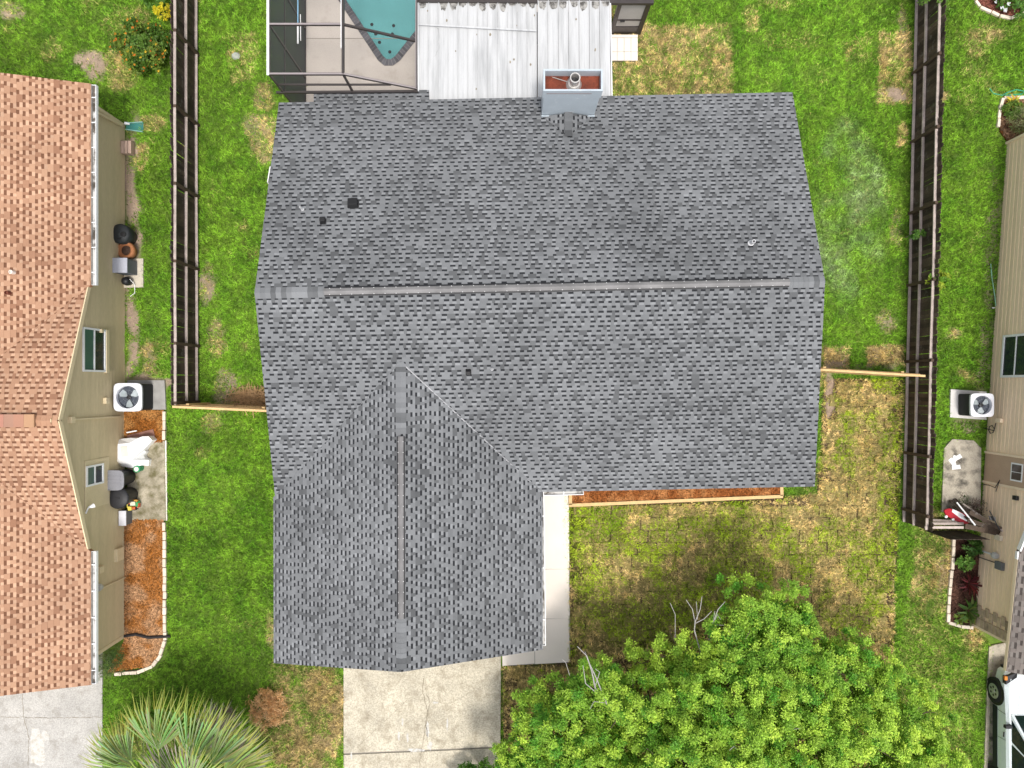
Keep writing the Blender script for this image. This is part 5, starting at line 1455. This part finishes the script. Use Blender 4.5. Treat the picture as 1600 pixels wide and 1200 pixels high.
# white plastic shell, shaped as an upturned moulded seat with splayed flaps
ws = empty('white_plastic_shell', P(210, 708), 'crumpled white plastic shell standing beside the grey lidded bin', 'plastic shell')
M_WP = mat('white_plastic', (.82, .82, .82), .35, .02, spec=.5)
sb = MB()
top = [P(182, 692, .62), P(206, 690, .66), P(206, 720, .66), P(181, 720, .62)]
rim = [P(186, 686, .30), P(204, 684, .50), P(214, 685, .55), P(222, 682, .5), P(232, 682, .45), P(238, 688, .40), P(229, 698, .30), P(226, 704, .26), P(229, 706, .22), P(225, 711, .24), P(226, 716, .26), P(233, 719, .22), P(232, 728, .20), P(222, 727, .3), P(206, 731, .35), P(192, 729, .32), P(179, 723, .30), P(181, 716, .3), P(182, 700, .3)]
tc = [P(184, 694, .60), P(203, 692, .66), P(206, 718, .66), P(184, 718, .60)]
near = lambda p: min(range(4), key=lambda k: (tc[k] - p).length)
sb.quad(tc[::-1])
for i in range(len(rim)):
    j = (i + 1) % len(rim); a, b = near(rim[i]), near(rim[j])
    sb.quad([rim[i], rim[j], tc[b], tc[a]] if a != b else [rim[i], rim[j], tc[a]])
    lo_i = rim[i] * 1.0; lo_i.z = .05; lo_j = rim[j] * 1.0; lo_j.z = .05
    sb.quad([lo_i, lo_j, rim[j], rim[i]])
o = sb.build('shell_body', M_WP, ws)
MB().beam(P(189, 706, .645), P(199, 705, .665), .35, .012).build('seat_panel', mat('cream_panel', (.72, .66, .58), .5), ws)

def bin_(name, c, r, h, lidm, label, rect=False):
    t = empty(name, c, label, 'rubbish bin'); c = Vector(c)
    sx, sy = (1, 1)
    MB().lathe(c, [(r * .75, 0), (r * .95, h * .9), (r * 1.0, h * .92), (r, h)], 24, sx=sx, sy=sy).build('bin_body', M_BLACK, t, smooth=False)
    if rect:
        lid = MB(); pts = []
        for k in range(20):
            a = 2 * math.pi * k / 20; ca, sa = math.cos(a), math.sin(a)
            pts.append((c.x + r * 1.12 * math.copysign(abs(ca) ** .5, ca) * 1.05, c.y + r * 1.02 * math.copysign(abs(sa) ** .5, sa)))
        lid.prism(pts, c.z + h + .002, c.z + h + .06); o = lid.build('lid', lidm, t, bevel=.02)
        for s in (-.35, 0, .35):
            MB().beam((c.x - r * .8, c.y + r * s, c.z + h + .066), (c.x + r * .85, c.y + r * s, c.z + h + .066), .05, .012).build('lid_rib', lidm, o)
        MB().beam((c.x - r * 1.33, c.y - r * .6, c.z + h + .01), (c.x - r * 1.33, c.y + r * .6, c.z + h + .01), .04, .04).build('handle', M_BLACK, t)
        for s in (-1, 1):
            q = c + Vector((-r * .95, s * r * .8, .1)); w = MB(); w.tube([q + Vector((0, -.03, 0)), q + Vector((0, .03, 0))], .1, 14); w.build('wheel', M_BLACK, t)
    else:
        o = MB().lathe(c + Vector((0, 0, h + .001)), [(r * 1.08, 0), (r * 1.08, .03), (r * .95, .06), (r * .5, .09), (0, .10)], 28).build('lid', lidm, t, smooth=True)
        MB().beam((c.x - .1, c.y, c.z + h + .10), (c.x + .1, c.y, c.z + h + .10), .05, .03).build('lid_handle', lidm, o)
    return t
c = P(202, 744, 0); bin_('wheelie_bin', Vector((c.x, c.y, .05)), .34, .98, mat('lid_grey', (.22, .22, .24), .5, .1), 'black wheeled bin with grey lid on the mossy slab', True)
c = P(206, 772, 0); bin_('rubbish_bin', Vector((c.x, c.y, .05)), .34, .80, mat('lid_black', (.022, .022, .025), .5, .15), 'round bin with black lid on the mossy slab')
cn = empty('green_can', P(223, 730, .05), 'small green and white can beside the plastic shell', 'can')
c = P(222, 731, 0); MB().lathe((c.x, c.y, .05), [(.10, 0), (.12, .3), (.12, .32)], 16).build('can_body', mat('can_green', (.02, .25, .10), .5), cn); MB().lathe((c.x, c.y, .371), [(.08, 0), (.08, .02), (0, .025)], 14).build('can_lid', M_CONC, cn)
bg_ = empty('rubbish_bag', P(212, 788, .05), 'small bag of bright yellow green and red rubbish by the black bin', 'bag')
c = P(212, 788, .05)
for k in range(14):
    q = c + Vector((random.uniform(-.14, .14), random.uniform(-.12, .12), random.uniform(.1, .3))); s = random.uniform(.05, .1)
    col = [(.6, .5, .08), (.05, .3, .1), (.5, .1, .03), (.65, .63, .5), (.6, .3, .05)][k % 5]
    m1 = MB(); m1.hexa([q + Vector((random.uniform(.7, 1.2) * a * s, random.uniform(.7, 1.2) * b * s, random.uniform(.7, 1.2) * e * s * .6)) for a, b, e in ((-1, -1, -1), (1, -1, -1), (1, 1, -1), (-1, 1, -1), (-1, -1, 1), (1, -1, 1), (1, 1, 1), (-1, 1, 1))]); m1.build('wrapper', mat('wrap%d' % (k % 5), col, .5), bg_)
m1 = MB(); m1.lathe(c, [(.16, 0), (.2, .1), (.17, .2)], 12); m1.build('bag_body', M_BLACK, bg_)
wb = empty('white_box', P(200, 806, .05), 'white lidded box at the corner of the mossy slab', 'box')
c = P(202.5, 806, 0); MB().box((c.x - .1, c.y - .24, .05), (c.x + .12, c.y + .24, .42)).build('box_body', mat('boxbody', (.12, .12, .12), .6), wb); MB().box((c.x - .13, c.y - .26, .42), (c.x + .12, c.y + .26, .47)).build('box_lid', mat('box_white', (.62, .62, .66), .5, .04), wb, bevel=.01)
dp = MB(); dp.tube([P(194, 994, .06), P(212, 991, .08), (P(232, 996, .08)), P(266, 994, .07)], .055, 10)
o = dp.build('drain_pipe', mat('drain_black', (.02, .016, .016), .6, .3, 12)); tag(o, 'black corrugated drain pipe crossing the orange mulch bed', 'pipe')

# ------------------------------------------------------------------ beige sided house on the right
RW0, RW1 = P(1573, 224), P(1521, 976)
rw = (RW1 - RW0); rwl = rw.length; rw.normalize(); rn = Vector((-rw.y, rw.x, 0));
if rn.x > 0: rn = -rn            # outward, towards the lawn
rh = empty('right_house', RW0, 'beige lap sided house with grey brown roof on the right', 'house')
def RWp(s, z, off=0.0): return RW0 + rw * s + rn * off + Vector((0, 0, z))
def rwall_px(px, py, off=0.0):
    o = RW0 + rn * off; return ray_plane(px, py, o, rn)
M_SIDE2 = mat('beige_siding', (.88, .69, .49), .8, .06, 1.2, 20, .05, objrand=.05, stretch=(1, .25, 1))
M_TRIM2 = mat('beige_trim', (.84, .68, .49), .75, .05)
rwall = empty('wall', (0, 0, 0), None, None); rwall.parent = rh
ZT = 2.42; sg0, sg1 = 0.0, (rwall_px(1590, 868).y - RW0.y) / rw.y
gm2 = (sg0 + sg1) / 2; gh2 = (sg1 - sg0) / 2; P2 = .35
z = 0.0
while z < ZT + P2 * gh2 - .2:
    z1 = z + .19
    if z < ZT - .05: a0, a1, a2, a3 = 0, rwl, 0, rwl
    else:
        f0 = max(.05, gh2 - (z - ZT) / P2); f1 = max(.05, gh2 - (z1 - ZT) / P2); a0, a1, a2, a3 = gm2 - f0, gm2 + f0, gm2 - f1, gm2 + f1
    mb = MB()
    mb.hexa([RWp(a0, z, -.03), RWp(a0, z, -.002), RWp(a1, z, -.002), RWp(a1, z, -.03), RWp(a2, z1, -.03), RWp(a2, z1, .005), RWp(a3, z1, .005), RWp(a3, z1, -.03)])
    mb.build('siding_board', M_SIDE2, rwall); z = z1
mb = MB(); a, b = RWp(.02, 0, -.031), RWp(rwl - .02, 0, -.031); mb.prism([(b.x, b.y), (b.x + 9, b.y), (a.x + 9, a.y), (a.x, a.y)], -.05, ZT - .05); mb.build('house_body', M_SIDE2, rh)
for s in (0, rwl): MB().beam(RWp(s, 0, -.01), RWp(s, ZT, -.01), .12, .08, up=rw).build('corner_board', M_TRIM2, rh)
# stone facing at the front corner
M_STONE = mat('corner_stone', (.40, .31, .22), .9, .3, 5, objrand=.25, bump=.4)
for k in range(12):
    for j in range(2):
        z = k * .2; w = .3 + .12 * ((k + j) % 2); s0 = rwl - .02 - (j * .34) - (.1 if (k % 2 and j) else 0)
        p = [RWp(s0 - .32, z + .01, .011), RWp(s0, z + .01, .011), RWp(s0, z + .01, .05), RWp(s0 - .32, z + .01, .05)]
        mb = MB(); q = [x + Vector((0, 0, .18)) for x in p]; mb.hexa(p[::-1] + q[::-1]); mb.build('stone', M_STONE, rh, bevel=.015)
# roof of the right house: eave part near the front, gable over the rest
RZE = 2.45
r0 = P(1593, 862, RZE); r1 = P(1573, 1049, RZE)
rd = (r1 - r0).normalized(); rin = Vector((-rd.y, rd.x, 0));
if rin.x < 0: rin = -rin
plQ = Plane(r0 + rin * 4 + Vector((0, 0, 1.4)), rd, -rin * 4 - Vector((0, 0, 1.4)))
LQ = plQ.uv(r0)[1]; UQ = (r1 - r0).length
mb = MB(); tri_slab(mb, [plQ.at(-6, 0), plQ.at(UQ, 0), r1, r0, plQ.at(-6, LQ) + rin * 3 + Vector((0, 0, 1.05))]); rroof = mb.build('roof', mat('brown_deck', (.14, .12, .11), .9), rh)
teeth, gaps = [], []
shingle_plane(plQ, LQ, lambda v: [(-0.2, UQ)], 'brown', teeth, gaps, e=.15, wmul=1.5)
finish_shingles(teeth, gaps, mat('shingle_brown', (0, 0, 0), .9, .12, .8, 130, .16, attr=True, spec=.2), rroof)
ga = P(1593, 862, RZE) + Vector((0.0, .05, 0)); gb_ = rwall_px(1612, 770, .3); gb_.z = ga.z + (gb_ - ga).length * .33
MB().beam(ga + Vector((0, 0, -.02)), ga + (Vector((gb_.x - ga.x, gb_.y - ga.y, 0)) ) * 2.2 + Vector((0, 0, 1.5)), .05, .16).build('rake_board', M_WHITE, rh)
MB().beam(r0 + Vector((-.02, 0, -.06)), r0 + rd * .25 + Vector((-.02, 0, -.06)), .06, .1).build('eave_trim', M_WHITE, rh)
MB().beam(r0 + rd * .2 - rin * .0 + Vector((0, 0, -.08)), r1 + Vector((0, 0, -.08)), .03, .12).build('eave_board', M_TRIM2, rh)
# window
def rwindow(pa, pb, parent=rh, name='window'):
    a, b = rwall_px(*pa), rwall_px(*pb)
    s0 = (a - RW0).dot(rw); s1 = (b - RW0).dot(rw); z0, z1 = a.z, b.z
    s0, s1 = min(s0, s1), max(s0, s1); z0, z1 = min(z0, z1), max(z0, z1)
    w = empty(name, (0, 0, 0), None, None); w.parent = parent
    def bx(sa, sb, za, zb, o0, o1, nm, m):
        p = [RWp(sa, za, o0), RWp(sa, za, o1), RWp(sb, za, o1), RWp(sb, za, o0)]; q = [x + Vector((0, 0, zb - za)) for x in p]; mb = MB(); mb.hexa(p + q); return mb.build(nm, m, w)
    t = .075
    bx(s0, s1, z0, z0 + t, .011, .06, 'window_frame', M_WHITE); bx(s0, s1, z1 - t, z1, .011, .06, 'window_frame', M_WHITE)
    bx(s0, s0 + t, z0 + t, z1 - t, .011, .06, 'window_frame', M_WHITE); bx(s1 - t, s1, z0 + t, z1 - t, .011, .06, 'window_frame', M_WHITE)
    zm = (z0 + z1) / 2; bx(s0 + t, s1 - t, zm - .02, zm + .02, .011, .045, 'window_bar', M_WHITE)
    bx(s0 + t, s1 - t, z0 + t, zm - .021, .011, .025, 'pane', mat('glass_dark', (.018, .026, .032), .12)); bx(s0 + t, s1 - t, zm + .021, z1 - t, .011, .025, 'pane', mat('glass_dark', (.018, .026, .032), .12))
    return w, bx
rwindow((1565, 590), (1612, 520))
# side door with a small window
dr_, bx = None, None
a, b = rwall_px(1537, 746), rwall_px(1598, 716)
s0, s1 = (rwall_px(1540, 708) - RW0).dot(rw), (rwall_px(1536, 750) - RW0).dot(rw)
door = empty('door', (0, 0, 0), None, None); door.parent = rh
def dbx(sa, sb, za, zb, o0, o1, nm, m):
    p = [RWp(sa, za, o0), RWp(sa, za, o1), RWp(sb, za, o1), RWp(sb, za, o0)]; q = [x + Vector((0, 0, zb - za)) for x in p]; mb = MB(); mb.hexa(p + q); return mb.build(nm, m, door)
M_DOOR = mat('door_tan', (.46, .33, .23), .7, .05)
dbx(s0, s1, .05, 2.05, .011, .03, 'door_leaf', M_DOOR)
for sa, sb, za, zb in ((s0 - .08, s0 - .002, 0, 2.13), (s1 + .002, s1 + .08, 0, 2.13), (s0 - .08, s1 + .08, 2.052, 2.13)): dbx(sa, sb, za, zb, .011, .05, 'door_frame', M_TRIM2)
dm = (s0 + s1) / 2
dbx(dm - .3, dm + .3, 1.38, 1.92, .031, .045, 'door_light_frame', M_WHITE)
for i in (0, 1):
    dbx(dm - .25 + .26 * i, dm - .01 + .26 * i, 1.43, 1.87, .0455, .049, 'pane', mat('glass_brown', (.05, .035, .03), .15))
# small fittings on the wall
def rbox(px, py, sx, sz, dep, nm, m):
    p = rwall_px(px, py, .05); s = (p - RW0).dot(rw); q = [RWp(s - sx, p.z - sz, .012), RWp(s - sx, p.z - sz, dep), RWp(s + sx, p.z - sz, dep), RWp(s + sx, p.z - sz, .012)]
    mb = MB(); mb.hexa(q + [x + Vector((0, 0, 2 * sz)) for x in q]); return mb.build(nm, m, rh, bevel=.008)
rbox(1562, 657, .07, .12, .12, 'junction_box', M_TRIM2); rbox(1587, 778, .07, .1, .1, 'wall_lamp', M_BLACK); rbox(1561, 840, .09, .14, .12, 'junction_box', mat('pale_box', (.66, .58, .46), .6)); rbox(1563, 884, .13, .16, .14, 'meter_box', mat('meter_grey', (.13, .14, .15), .5)); rbox(1553, 481, .02, .03, .12, 'tap', M_WHITE)
p0, p1 = rwall_px(1526, 858, .06), rwall_px(1556, 868, .06); MB().tube([p0, p1], .032, 8).build('white_conduit', M_WHITE, rh)
MB().lathe(p1 + rn * .03, [(.1, -.08), (.12, 0), (.09, .09), (0, .1)], 14).build('meter', mat('meter_glass', (.45, .45, .43), .3), rh)
p0, p1 = rwall_px(1528, 870, .04), rwall_px(1557, 880, .04); MB().tube([p0, p1], .016, 6).build('dark_conduit', M_BRONZE, rh)
cb = MB(); q = rwall_px(1549, 671, .12); cb.tube([rwall_px(1556, 661, .08)] + [q + rw * (.14 * math.cos(a)) + Vector((0, 0, .14 * math.sin(a))) for a in (1.2, 2, 3, 4, 5, 6, 7, 7.6)] + [rwall_px(1535, 668, .1)], .016, 6)
tag(cb.build('cable_loop', M_BLACK), 'black cable loop between right air conditioner and wall', 'cable')
cb = MB(); cb.tube([rwall_px(1514, 751, .05) + rn * .5, rwall_px(1530, 756, .1), rwall_px(1545, 758, .1), rwall_px(1555, 762, .1), rwall_px(1562, 750, .1), rwall_px(1556, 768, .1)], .014, 6)
tag(cb.build('wall_cable', M_BLACK), 'thin black cable hanging below the side door window', 'cable')
# papers on the slab
for i, (px, py, a) in enumerate(((1488, 722, 2.2), (1496, 715, .5), (1494, 730, 0.1), (1491, 718, 1.2))):
    c = P(px, py, .055 + i * .004); d = Vector((math.cos(a), math.sin(a), 0)); s = Vector((-d.y, d.x, 0)); mb = MB()
    q = [c - d * .15 - s * .075, c + d * .15 - s * .07, c + d * .14 + s * .075, c - d * .15 + s * .07]
    mb.hexa(q + [x + Vector((0, 0, .003 + .012 * (k % 2))) for k, x in enumerate(q)])
    tag(mb.build('paper_sheet', M_WHITE), 'white paper sheet, %s of the four scattered on the stained slab' % ('lowest left', 'rightmost', 'nearest the bottom edge', 'topmost')[i], 'paper', 'papers on the stained slab')
# red and white sled and the white pole
sl_ = empty('red_sled', P(1500, 805), 'red and white plastic sled lying on the debris by the broken fence', 'sled')
A, B = P(1474, 797, .5), P(1515, 815, .9); d = (B - A).normalized(); s = Vector((-d.y, d.x, 0)) * -1
hb = MB(); prof = [(0, .03, .0), (.12, .15, .05), (.5, .2, .08), (.85, .17, .08), (1.0, .05, .05)]
L = (B - A).length
for (t0, w0, h0), (t1, w1, h1) in zip(prof[:-1], prof[1:]):
    a, b = A.lerp(B, t0), A.lerp(B, t1); hb.hexa([a - s * w0, a + s * w0, b + s * w1, b - s * w1, a - s * w0 + Vector((0, 0, .07)), a + s * w0 + Vector((0, 0, .07)), b + s * w1 + Vector((0, 0, .07)), b - s * w1 + Vector((0, 0, .07))])
hb.build('hull', mat('sled_red', (.50, .02, .035), .4, .1), sl_, bevel=.01)
dk_ = MB(); dk_.quad([A.lerp(B, t) - s * w + Vector((0, 0, .078)) for t, w in ((.22, .17), (.3, .18), (.6, .17), (.97, .03))] + [A.lerp(B, t) - s * w + Vector((0, 0, .078)) for t, w in ((.95, -.05), (.6, -.03), (.25, .06))]); dk_.build('deck_panel', M_WHITE, sl_)
for t in (.15, .42): MB().lathe(A.lerp(B, t) + s * .2 + Vector((0, 0, .02)), [(.05, 0), (.05, .06), (0, .07)], 10).build('cap', M_WHITE, sl_)
pl_ = MB(); pl_.tube([P(1495, 785, .9), P(1524, 821, 1.3)], .026, 8); tag(pl_.build('white_pole', M_WHITE), 'white pole lying across the red sled', 'pole')
shrub('debris_bush', P(1505, 800, 0), .5, .55, 70, 18, (.12, .02), [(.08, .05, .04), (.14, .1, .09), (.04, .07, .02)], 'heap of dark brown twigs under the red sled', 'brush', flat=1.2)
sc_ = MB(); sc_.tube([P(1546, 798, 1.3), P(1562, 828, 1.4)], .02, 6); sc_.hexa([P(1544, 806, 1.2), P(1556, 808, 1.25), P(1556, 815, 1.25), P(1546, 812, 1.2), P(1545, 806, 1.24), P(1556, 808, 1.29), P(1556, 815, 1.29), P(1547, 812, 1.24)])
tag(sc_.build('broken_umbrella', M_BLACK), 'torn black mesh scrap hanging on the beige wall above the fence', 'mesh')

# plants in the dark bed and the other right beds
def rosette(name, base, n, l, w, cols, label, cat='plant', up=.6):
    t = empty(name, base, label, cat); fm = MB(); base = Vector(base)
    for k in range(n):
        a = 2.4 * k + random.uniform(-.2, .2); e = random.uniform(.3, up + .4); d = Vector((math.cos(a), math.sin(a), 0)); s = Vector((-d.y, d.x, 0)) * w * random.uniform(.7, 1.1); ll = l * random.uniform(.7, 1.1)
        p0 = base; p1 = base + d * ll * .5 + Vector((0, 0, ll * e * .7)); p2 = base + d * ll + Vector((0, 0, ll * e * .55)); c = tuple(q * random.uniform(.75, 1.25) for q in random.choice(cols))
        fm.quad([p0, p1 - s, p1 + s], c); fm.quad([p1 + s, p1 - s, p2], c)
    fm.build('leaves', M_LEAF, t); return t
shrub('small_shrub', P(1512, 852, 0), .28, .5, 36, 22, (.09, .05), [(.05, .13, .02), (.08, .17, .03)], 'dark green shrub at the top of the dark bed', 'shrub')
shrub('small_shrub', P(1501, 875, 0), .26, .5, 34, 22, (.09, .06), [(.11, .26, .04), (.16, .30, .05)], 'bright green leafy shrub in the dark bed', 'shrub')
rosette('red_plant', P(1513, 911, .02), 26, .5, .035, [(.13, .02, .025), (.2, .035, .03), (.09, .02, .02)], 'dark red spiky plant in the dark bed')
rosette('leafy_plant', P(1512, 953, .02), 24, .55, .06, [(.09, .16, .03), (.16, .22, .05)], 'broad leaved green plant at the bottom of the dark bed')
rosette('leafy_plant', P(1527, 948, .02), 16, .4, .05, [(.06, .12, .03), (.1, .17, .04)], 'green plant against the beige wall at the dark bed')
rosette('yellow_green_plant', P(1498, 966, .02), 14, .3, .05, [(.2, .3, .04), (.14, .25, .03)], 'small yellow green plant at the lower left of the dark bed')
shrub('bed_plant', P(1588, 3, 0), .55, .6, 60, 22, (.1, .05), G1c, 'bright green plant in the round bed at the top right', 'plant')
shrub('white_flower', P(1563, 2, 0), .35, .4, 30, 18, (.09, .04), G1c, 'white flowering plant in the round bed at the top right', 'plant', flowers=([(.7, .72, .75)], 16, .07))
rosette('yellow_plant_row', P(1580, 162, .05), 26, .32, .045, [(.62, .46, .06), (.55, .36, .05), (.2, .25, .05)], 'yellow leaved plant along the white edging behind the right house')
shrub('bed_plant', P(1578, 176, 0), .3, .35, 36, 20, (.09, .05), [(.09, .17, .02), (.15, .22, .03)], 'green plant in the small bed behind the right house', 'plant')
shrub('pale_grass_plant', P(1588, 194, 0), .42, .5, 60, 22, (.16, .015), [(.2, .24, .08), (.28, .30, .14), (.12, .17, .05)], 'pale grassy plant at the corner of the right house', 'plant', flat=1)
M_HOSE = mat('hose_green', (.03, .30, .17), .5)
hs_ = MB(); hs_.tube([P(1546, 138, .03), P(1552, 146, .03), (P(1566, 149, .03)), P(1575, 144, .05), P(1588, 140, .04), P(1602, 143, .03), P(1596, 147, .04), P(1570, 149, .06)], .02, 7); tag(hs_.build('garden_hose', M_HOSE), 'green garden hose coiled above the small bed behind the right house', 'hose')
hs_ = MB(); hs_.tube([P(1548, 412, .03), P(1550, 435, .03), P(1554, 460, .1), rwall_px(1556, 478, .08)], .016, 7); tag(hs_.build('garden_hose', mat('hose_pale', (.22, .42, .30), .5)), 'pale green hose running along the beige wall to the tap', 'hose')

# ------------------------------------------------------------------ white car on the right driveway
def build_car():
    X0 = 16.72; W = 1.92; Yf = P(0, 1048, .8).y; L = 4.9
    t = empty('parked_car', (X0 + W / 2, Yf - L / 2, 0), 'white parked car nosing towards the right house', 'car')
    paint = mat('car_white', (.66, .72, .74), .25, .02, spec=.5); paint.node_tree.nodes['Principled BSDF'].inputs['Coat Weight'].default_value = .6
    glass = mat('car_glass', (.008, .02, .017), .06, .1, spec=.6)
    xc = X0 + W / 2
    # stations: y back from the nose, half width at sill, at belt, top height (deck), top half width
    st = [(0, .62, .74, .72, .60), (.12, .80, .88, .86, .72), (.5, .90, .95, .96, .80), (1.1, .93, .96, 1.02, .84), (1.55, .94, .965, 1.06, .86), (2.6, .945, .965, 1.07, .87), (3.8, .94, .96, 1.08, .86), (4.6, .90, .93, 1.06, .82), (4.9, .80, .86, .95, .72)]
    secs = []
    for y, ws, wb, zt, wt in st:
        ring = [(-ws, .30), (-ws - .015, .50), (-wb, .72), (-wb + .005, zt - .12), (-wt - .04, zt - .02), (-wt, zt), (wt, zt), (wt + .04, zt - .02), (wb - .005, zt - .12), (wb, .72), (ws + .015, .50), (ws, .30)]
        secs.append([(xc + a, Yf - y, z) for a, z in ring])
    mb = MB(); n = len(secs[0]); b = len(mb.v)
    for s in secs: mb.v += s
    for i in range(len(secs) - 1):
        for k in range(n):
            l = (k + 1) % n; mb.f.append((i * n + k, (i + 1) * n + k, (i + 1) * n + l, i * n + l)); mb.c.append(None)
    mb.f.append(tuple(range(n))); mb.c.append(None); mb.f.append(tuple((len(secs) - 1) * n + k for k in range(n))[::-1]); mb.c.append(None)
    body = mb.build('body', paint, t, smooth=False, bevel=.03)
    # cabin: white frame with glass panes
    cab = MB(); lo = [(-.86, 1.35), (.86, 1.35), (.86, 4.3), (-.86, 4.3)]; hi = [(-.66, 2.15), (.66, 2.15), (.66, 3.7), (-.66, 3.7)]
    q = [Vector((xc + a, Yf - y, 1.05)) for a, y in lo]; r = [Vector((xc + a, Yf - y, 1.58)) for a, y in hi]
    cab.hexa([q[3], q[2], q[1], q[0], r[3], r[2], r[1], r[0]]); cab.build('cabin', paint, t, bevel=.02)
    def pane(pts, nm='pane'):
        n_ = (pts[1] - pts[0]).cross(pts[2] - pts[0]).normalized(); c_ = sum(pts, Vector()) / len(pts)
        if n_.dot(c_ - Vector((xc, Yf - 2.8, 1.2))) < 0: n_ = -n_; pts = pts[::-1]
        m2 = MB(); m2.quad([p + n_ * .006 for p in pts]); return m2.build(nm, glass, t)
    def bil(a, b, c, d, u, v): return (a.lerp(b, u)).lerp(d.lerp(c, u), v)
    def sub(a, b, c, d, u0, u1, v0, v1): return [bil(a, b, c, d, u0, v0), bil(a, b, c, d, u1, v0), bil(a, b, c, d, u1, v1), bil(a, b, c, d, u0, v1)]
    pane(sub(q[0], q[1], r[1], r[0], .05, .95, .06, .94), 'windscreen')
    for a, b_, c, d in ((q[3], q[0], r[0], r[3]), (q[1], q[2], r[2], r[1])):
        for u0, u1 in ((.03, .34), (.37, .66), (.69, .95)):
            pane(sub(a, b_, c, d, u0, u1, .06, .9), 'side_window')
    pane(sub(q[2], q[3], r[3], r[2], .06, .94, .08, .92), 'rear_window')
    for sx in (-1, 1):
        # dark band low on the side, seams, handles, mirror
        x = xc + sx * .965
        MB().beam((xc + sx * .955, Yf - 1.35, .42), (xc + sx * .955, Yf - 3.5, .42), .04, .22).build('sill_band', mat('sill_dark', (.012, .014, .02), .5), t)
        MB().beam((xc + sx * .968, Yf - 2.35, .5), (xc + sx * .97, Yf - 2.30, .95), .004, .012, up=(sx, 0, 0)).build('door_seam', M_BLACK, t)
        MB().beam((xc + sx * .968, Yf - 1.42, .5), (xc + sx * .97, Yf - 1.42, .95), .012, .004, up=(sx, 0, 0)).build('door_seam', M_BLACK, t)
        MB().beam((xc + sx * .975, Yf - 2.22, .86), (xc + sx * .975, Yf - 2.05, .88), .03, .03).build('door_handle', M_BLACK, t)
        mr = MB(); a = Vector((xc + sx * 1.02, Yf - 1.75, 1.1)); mr.hexa([a + Vector((sx * dx, dy, dz)) for dx, dy, dz in ((-.14, -.05, -.06), (.1, -.06, -.06), (.1, .05, -.05), (-.14, .06, -.05), (-.14, -.05, .08), (.08, -.06, .08), (.08, .04, .06), (-.14, .05, .06))]); mr.build('mirror', M_BLACK, t, bevel=.015)
        hl = MB(); a = Vector((xc + sx * .72, Yf - .08, .80)); hl.hexa([a + Vector((sx * dx, dy, dz)) for dx, dy, dz in ((-.2, .1, -.08), (.2, -.1, -.08), (.22, -.36, -.06), (-.16, -.1, -.06), (-.2, .06, .08), (.19, -.1, .07), (.2, -.36, .10), (-.16, -.1, .13))]); hl.build('headlight', mat('headlamp', (.03, .03, .032), .15), t, bevel=.01)
        il = MB(); a = Vector((xc + sx * .915, Yf - .22, .86)); il.box(a - Vector((.05, .07, .03)), a + Vector((.05, .07, .05))); il.build('indicator', mat('amber', (.62, .20, .02), .3), t, bevel=.02)
        for wy in (.86, 3.85):
            c_ = Vector((xc + sx * .86, Yf - wy, .39))
            ar = MB(); ar.tube([c_ + Vector((sx * .02, 0, .02)), c_ + Vector((sx * .112, 0, .02))], .46, 28); ar.build('wheel_arch', M_BLACK, t)
            ty = MB(); ty.tube([c_ + Vector((-sx * .1, 0, 0)), c_ + Vector((sx * .09, 0, 0)), c_ + Vector((sx * .125, 0, 0)), c_ + Vector((sx * .14, 0, 0))], [.39, .39, .36, .28], 32); w = ty.build('wheel', mat('tyre', (.012, .012, .013), .8), t)
            rim_ = MB(); rim_.tube([c_ + Vector((sx * .10, 0, 0)), c_ + Vector((sx * .143, 0, 0)), c_ + Vector((sx * .146, 0, 0))], [.25, .25, .22], 28); rim_.build('rim', mat('alloy', (.45, .45, .46), .35, .1, metal=.6), w)
            for k in range(6):
                a_ = 1.047 * k; o_ = c_ + Vector((sx * .1475, math.cos(a_) * .14, math.sin(a_) * .14)); hh = MB(); hh.tube([o_ - Vector((.0005, 0, 0)), o_ + Vector((sx * .002, 0, 0))], .042, 10); hh.build('rim_hole', M_BLACK, w)
            hc = MB(); hc.tube([c_ + Vector((sx * .146, 0, 0)), c_ + Vector((sx * .16, 0, 0))], .06, 14); hc.build('hub_cap', mat('alloy', (.45, .45, .46), .35), w)
    MB().beam((xc - .5, Yf + .01, .62), (xc + .5, Yf + .01, .62), .05, .2).build('grille', M_BLACK, t)
    MB().box((xc - .7, Yf - .1, .3), (xc + .7, Yf + .04, .44)).build('bumper', M_BLACK, t)
    for s in (-1, 1): MB().beam((xc + s * .45, Yf - .35, 1.0), (xc + s * .62, Yf - 1.35, 1.05), .012, .01).build('bonnet_crease', paint, t)
build_car()

rk = MB(); c = P(369, 88, 0)
rk.lathe(c, [(.10, -.03), (.14, .03), (.10, .09), (.0, .11)], 7, sx=1.2)
tag(rk.build('pale_rock', mat('rock_pale', (.34, .36, .31), .9, .2, 12)), 'small pale rock in the grass left of the pool cage', 'rock')
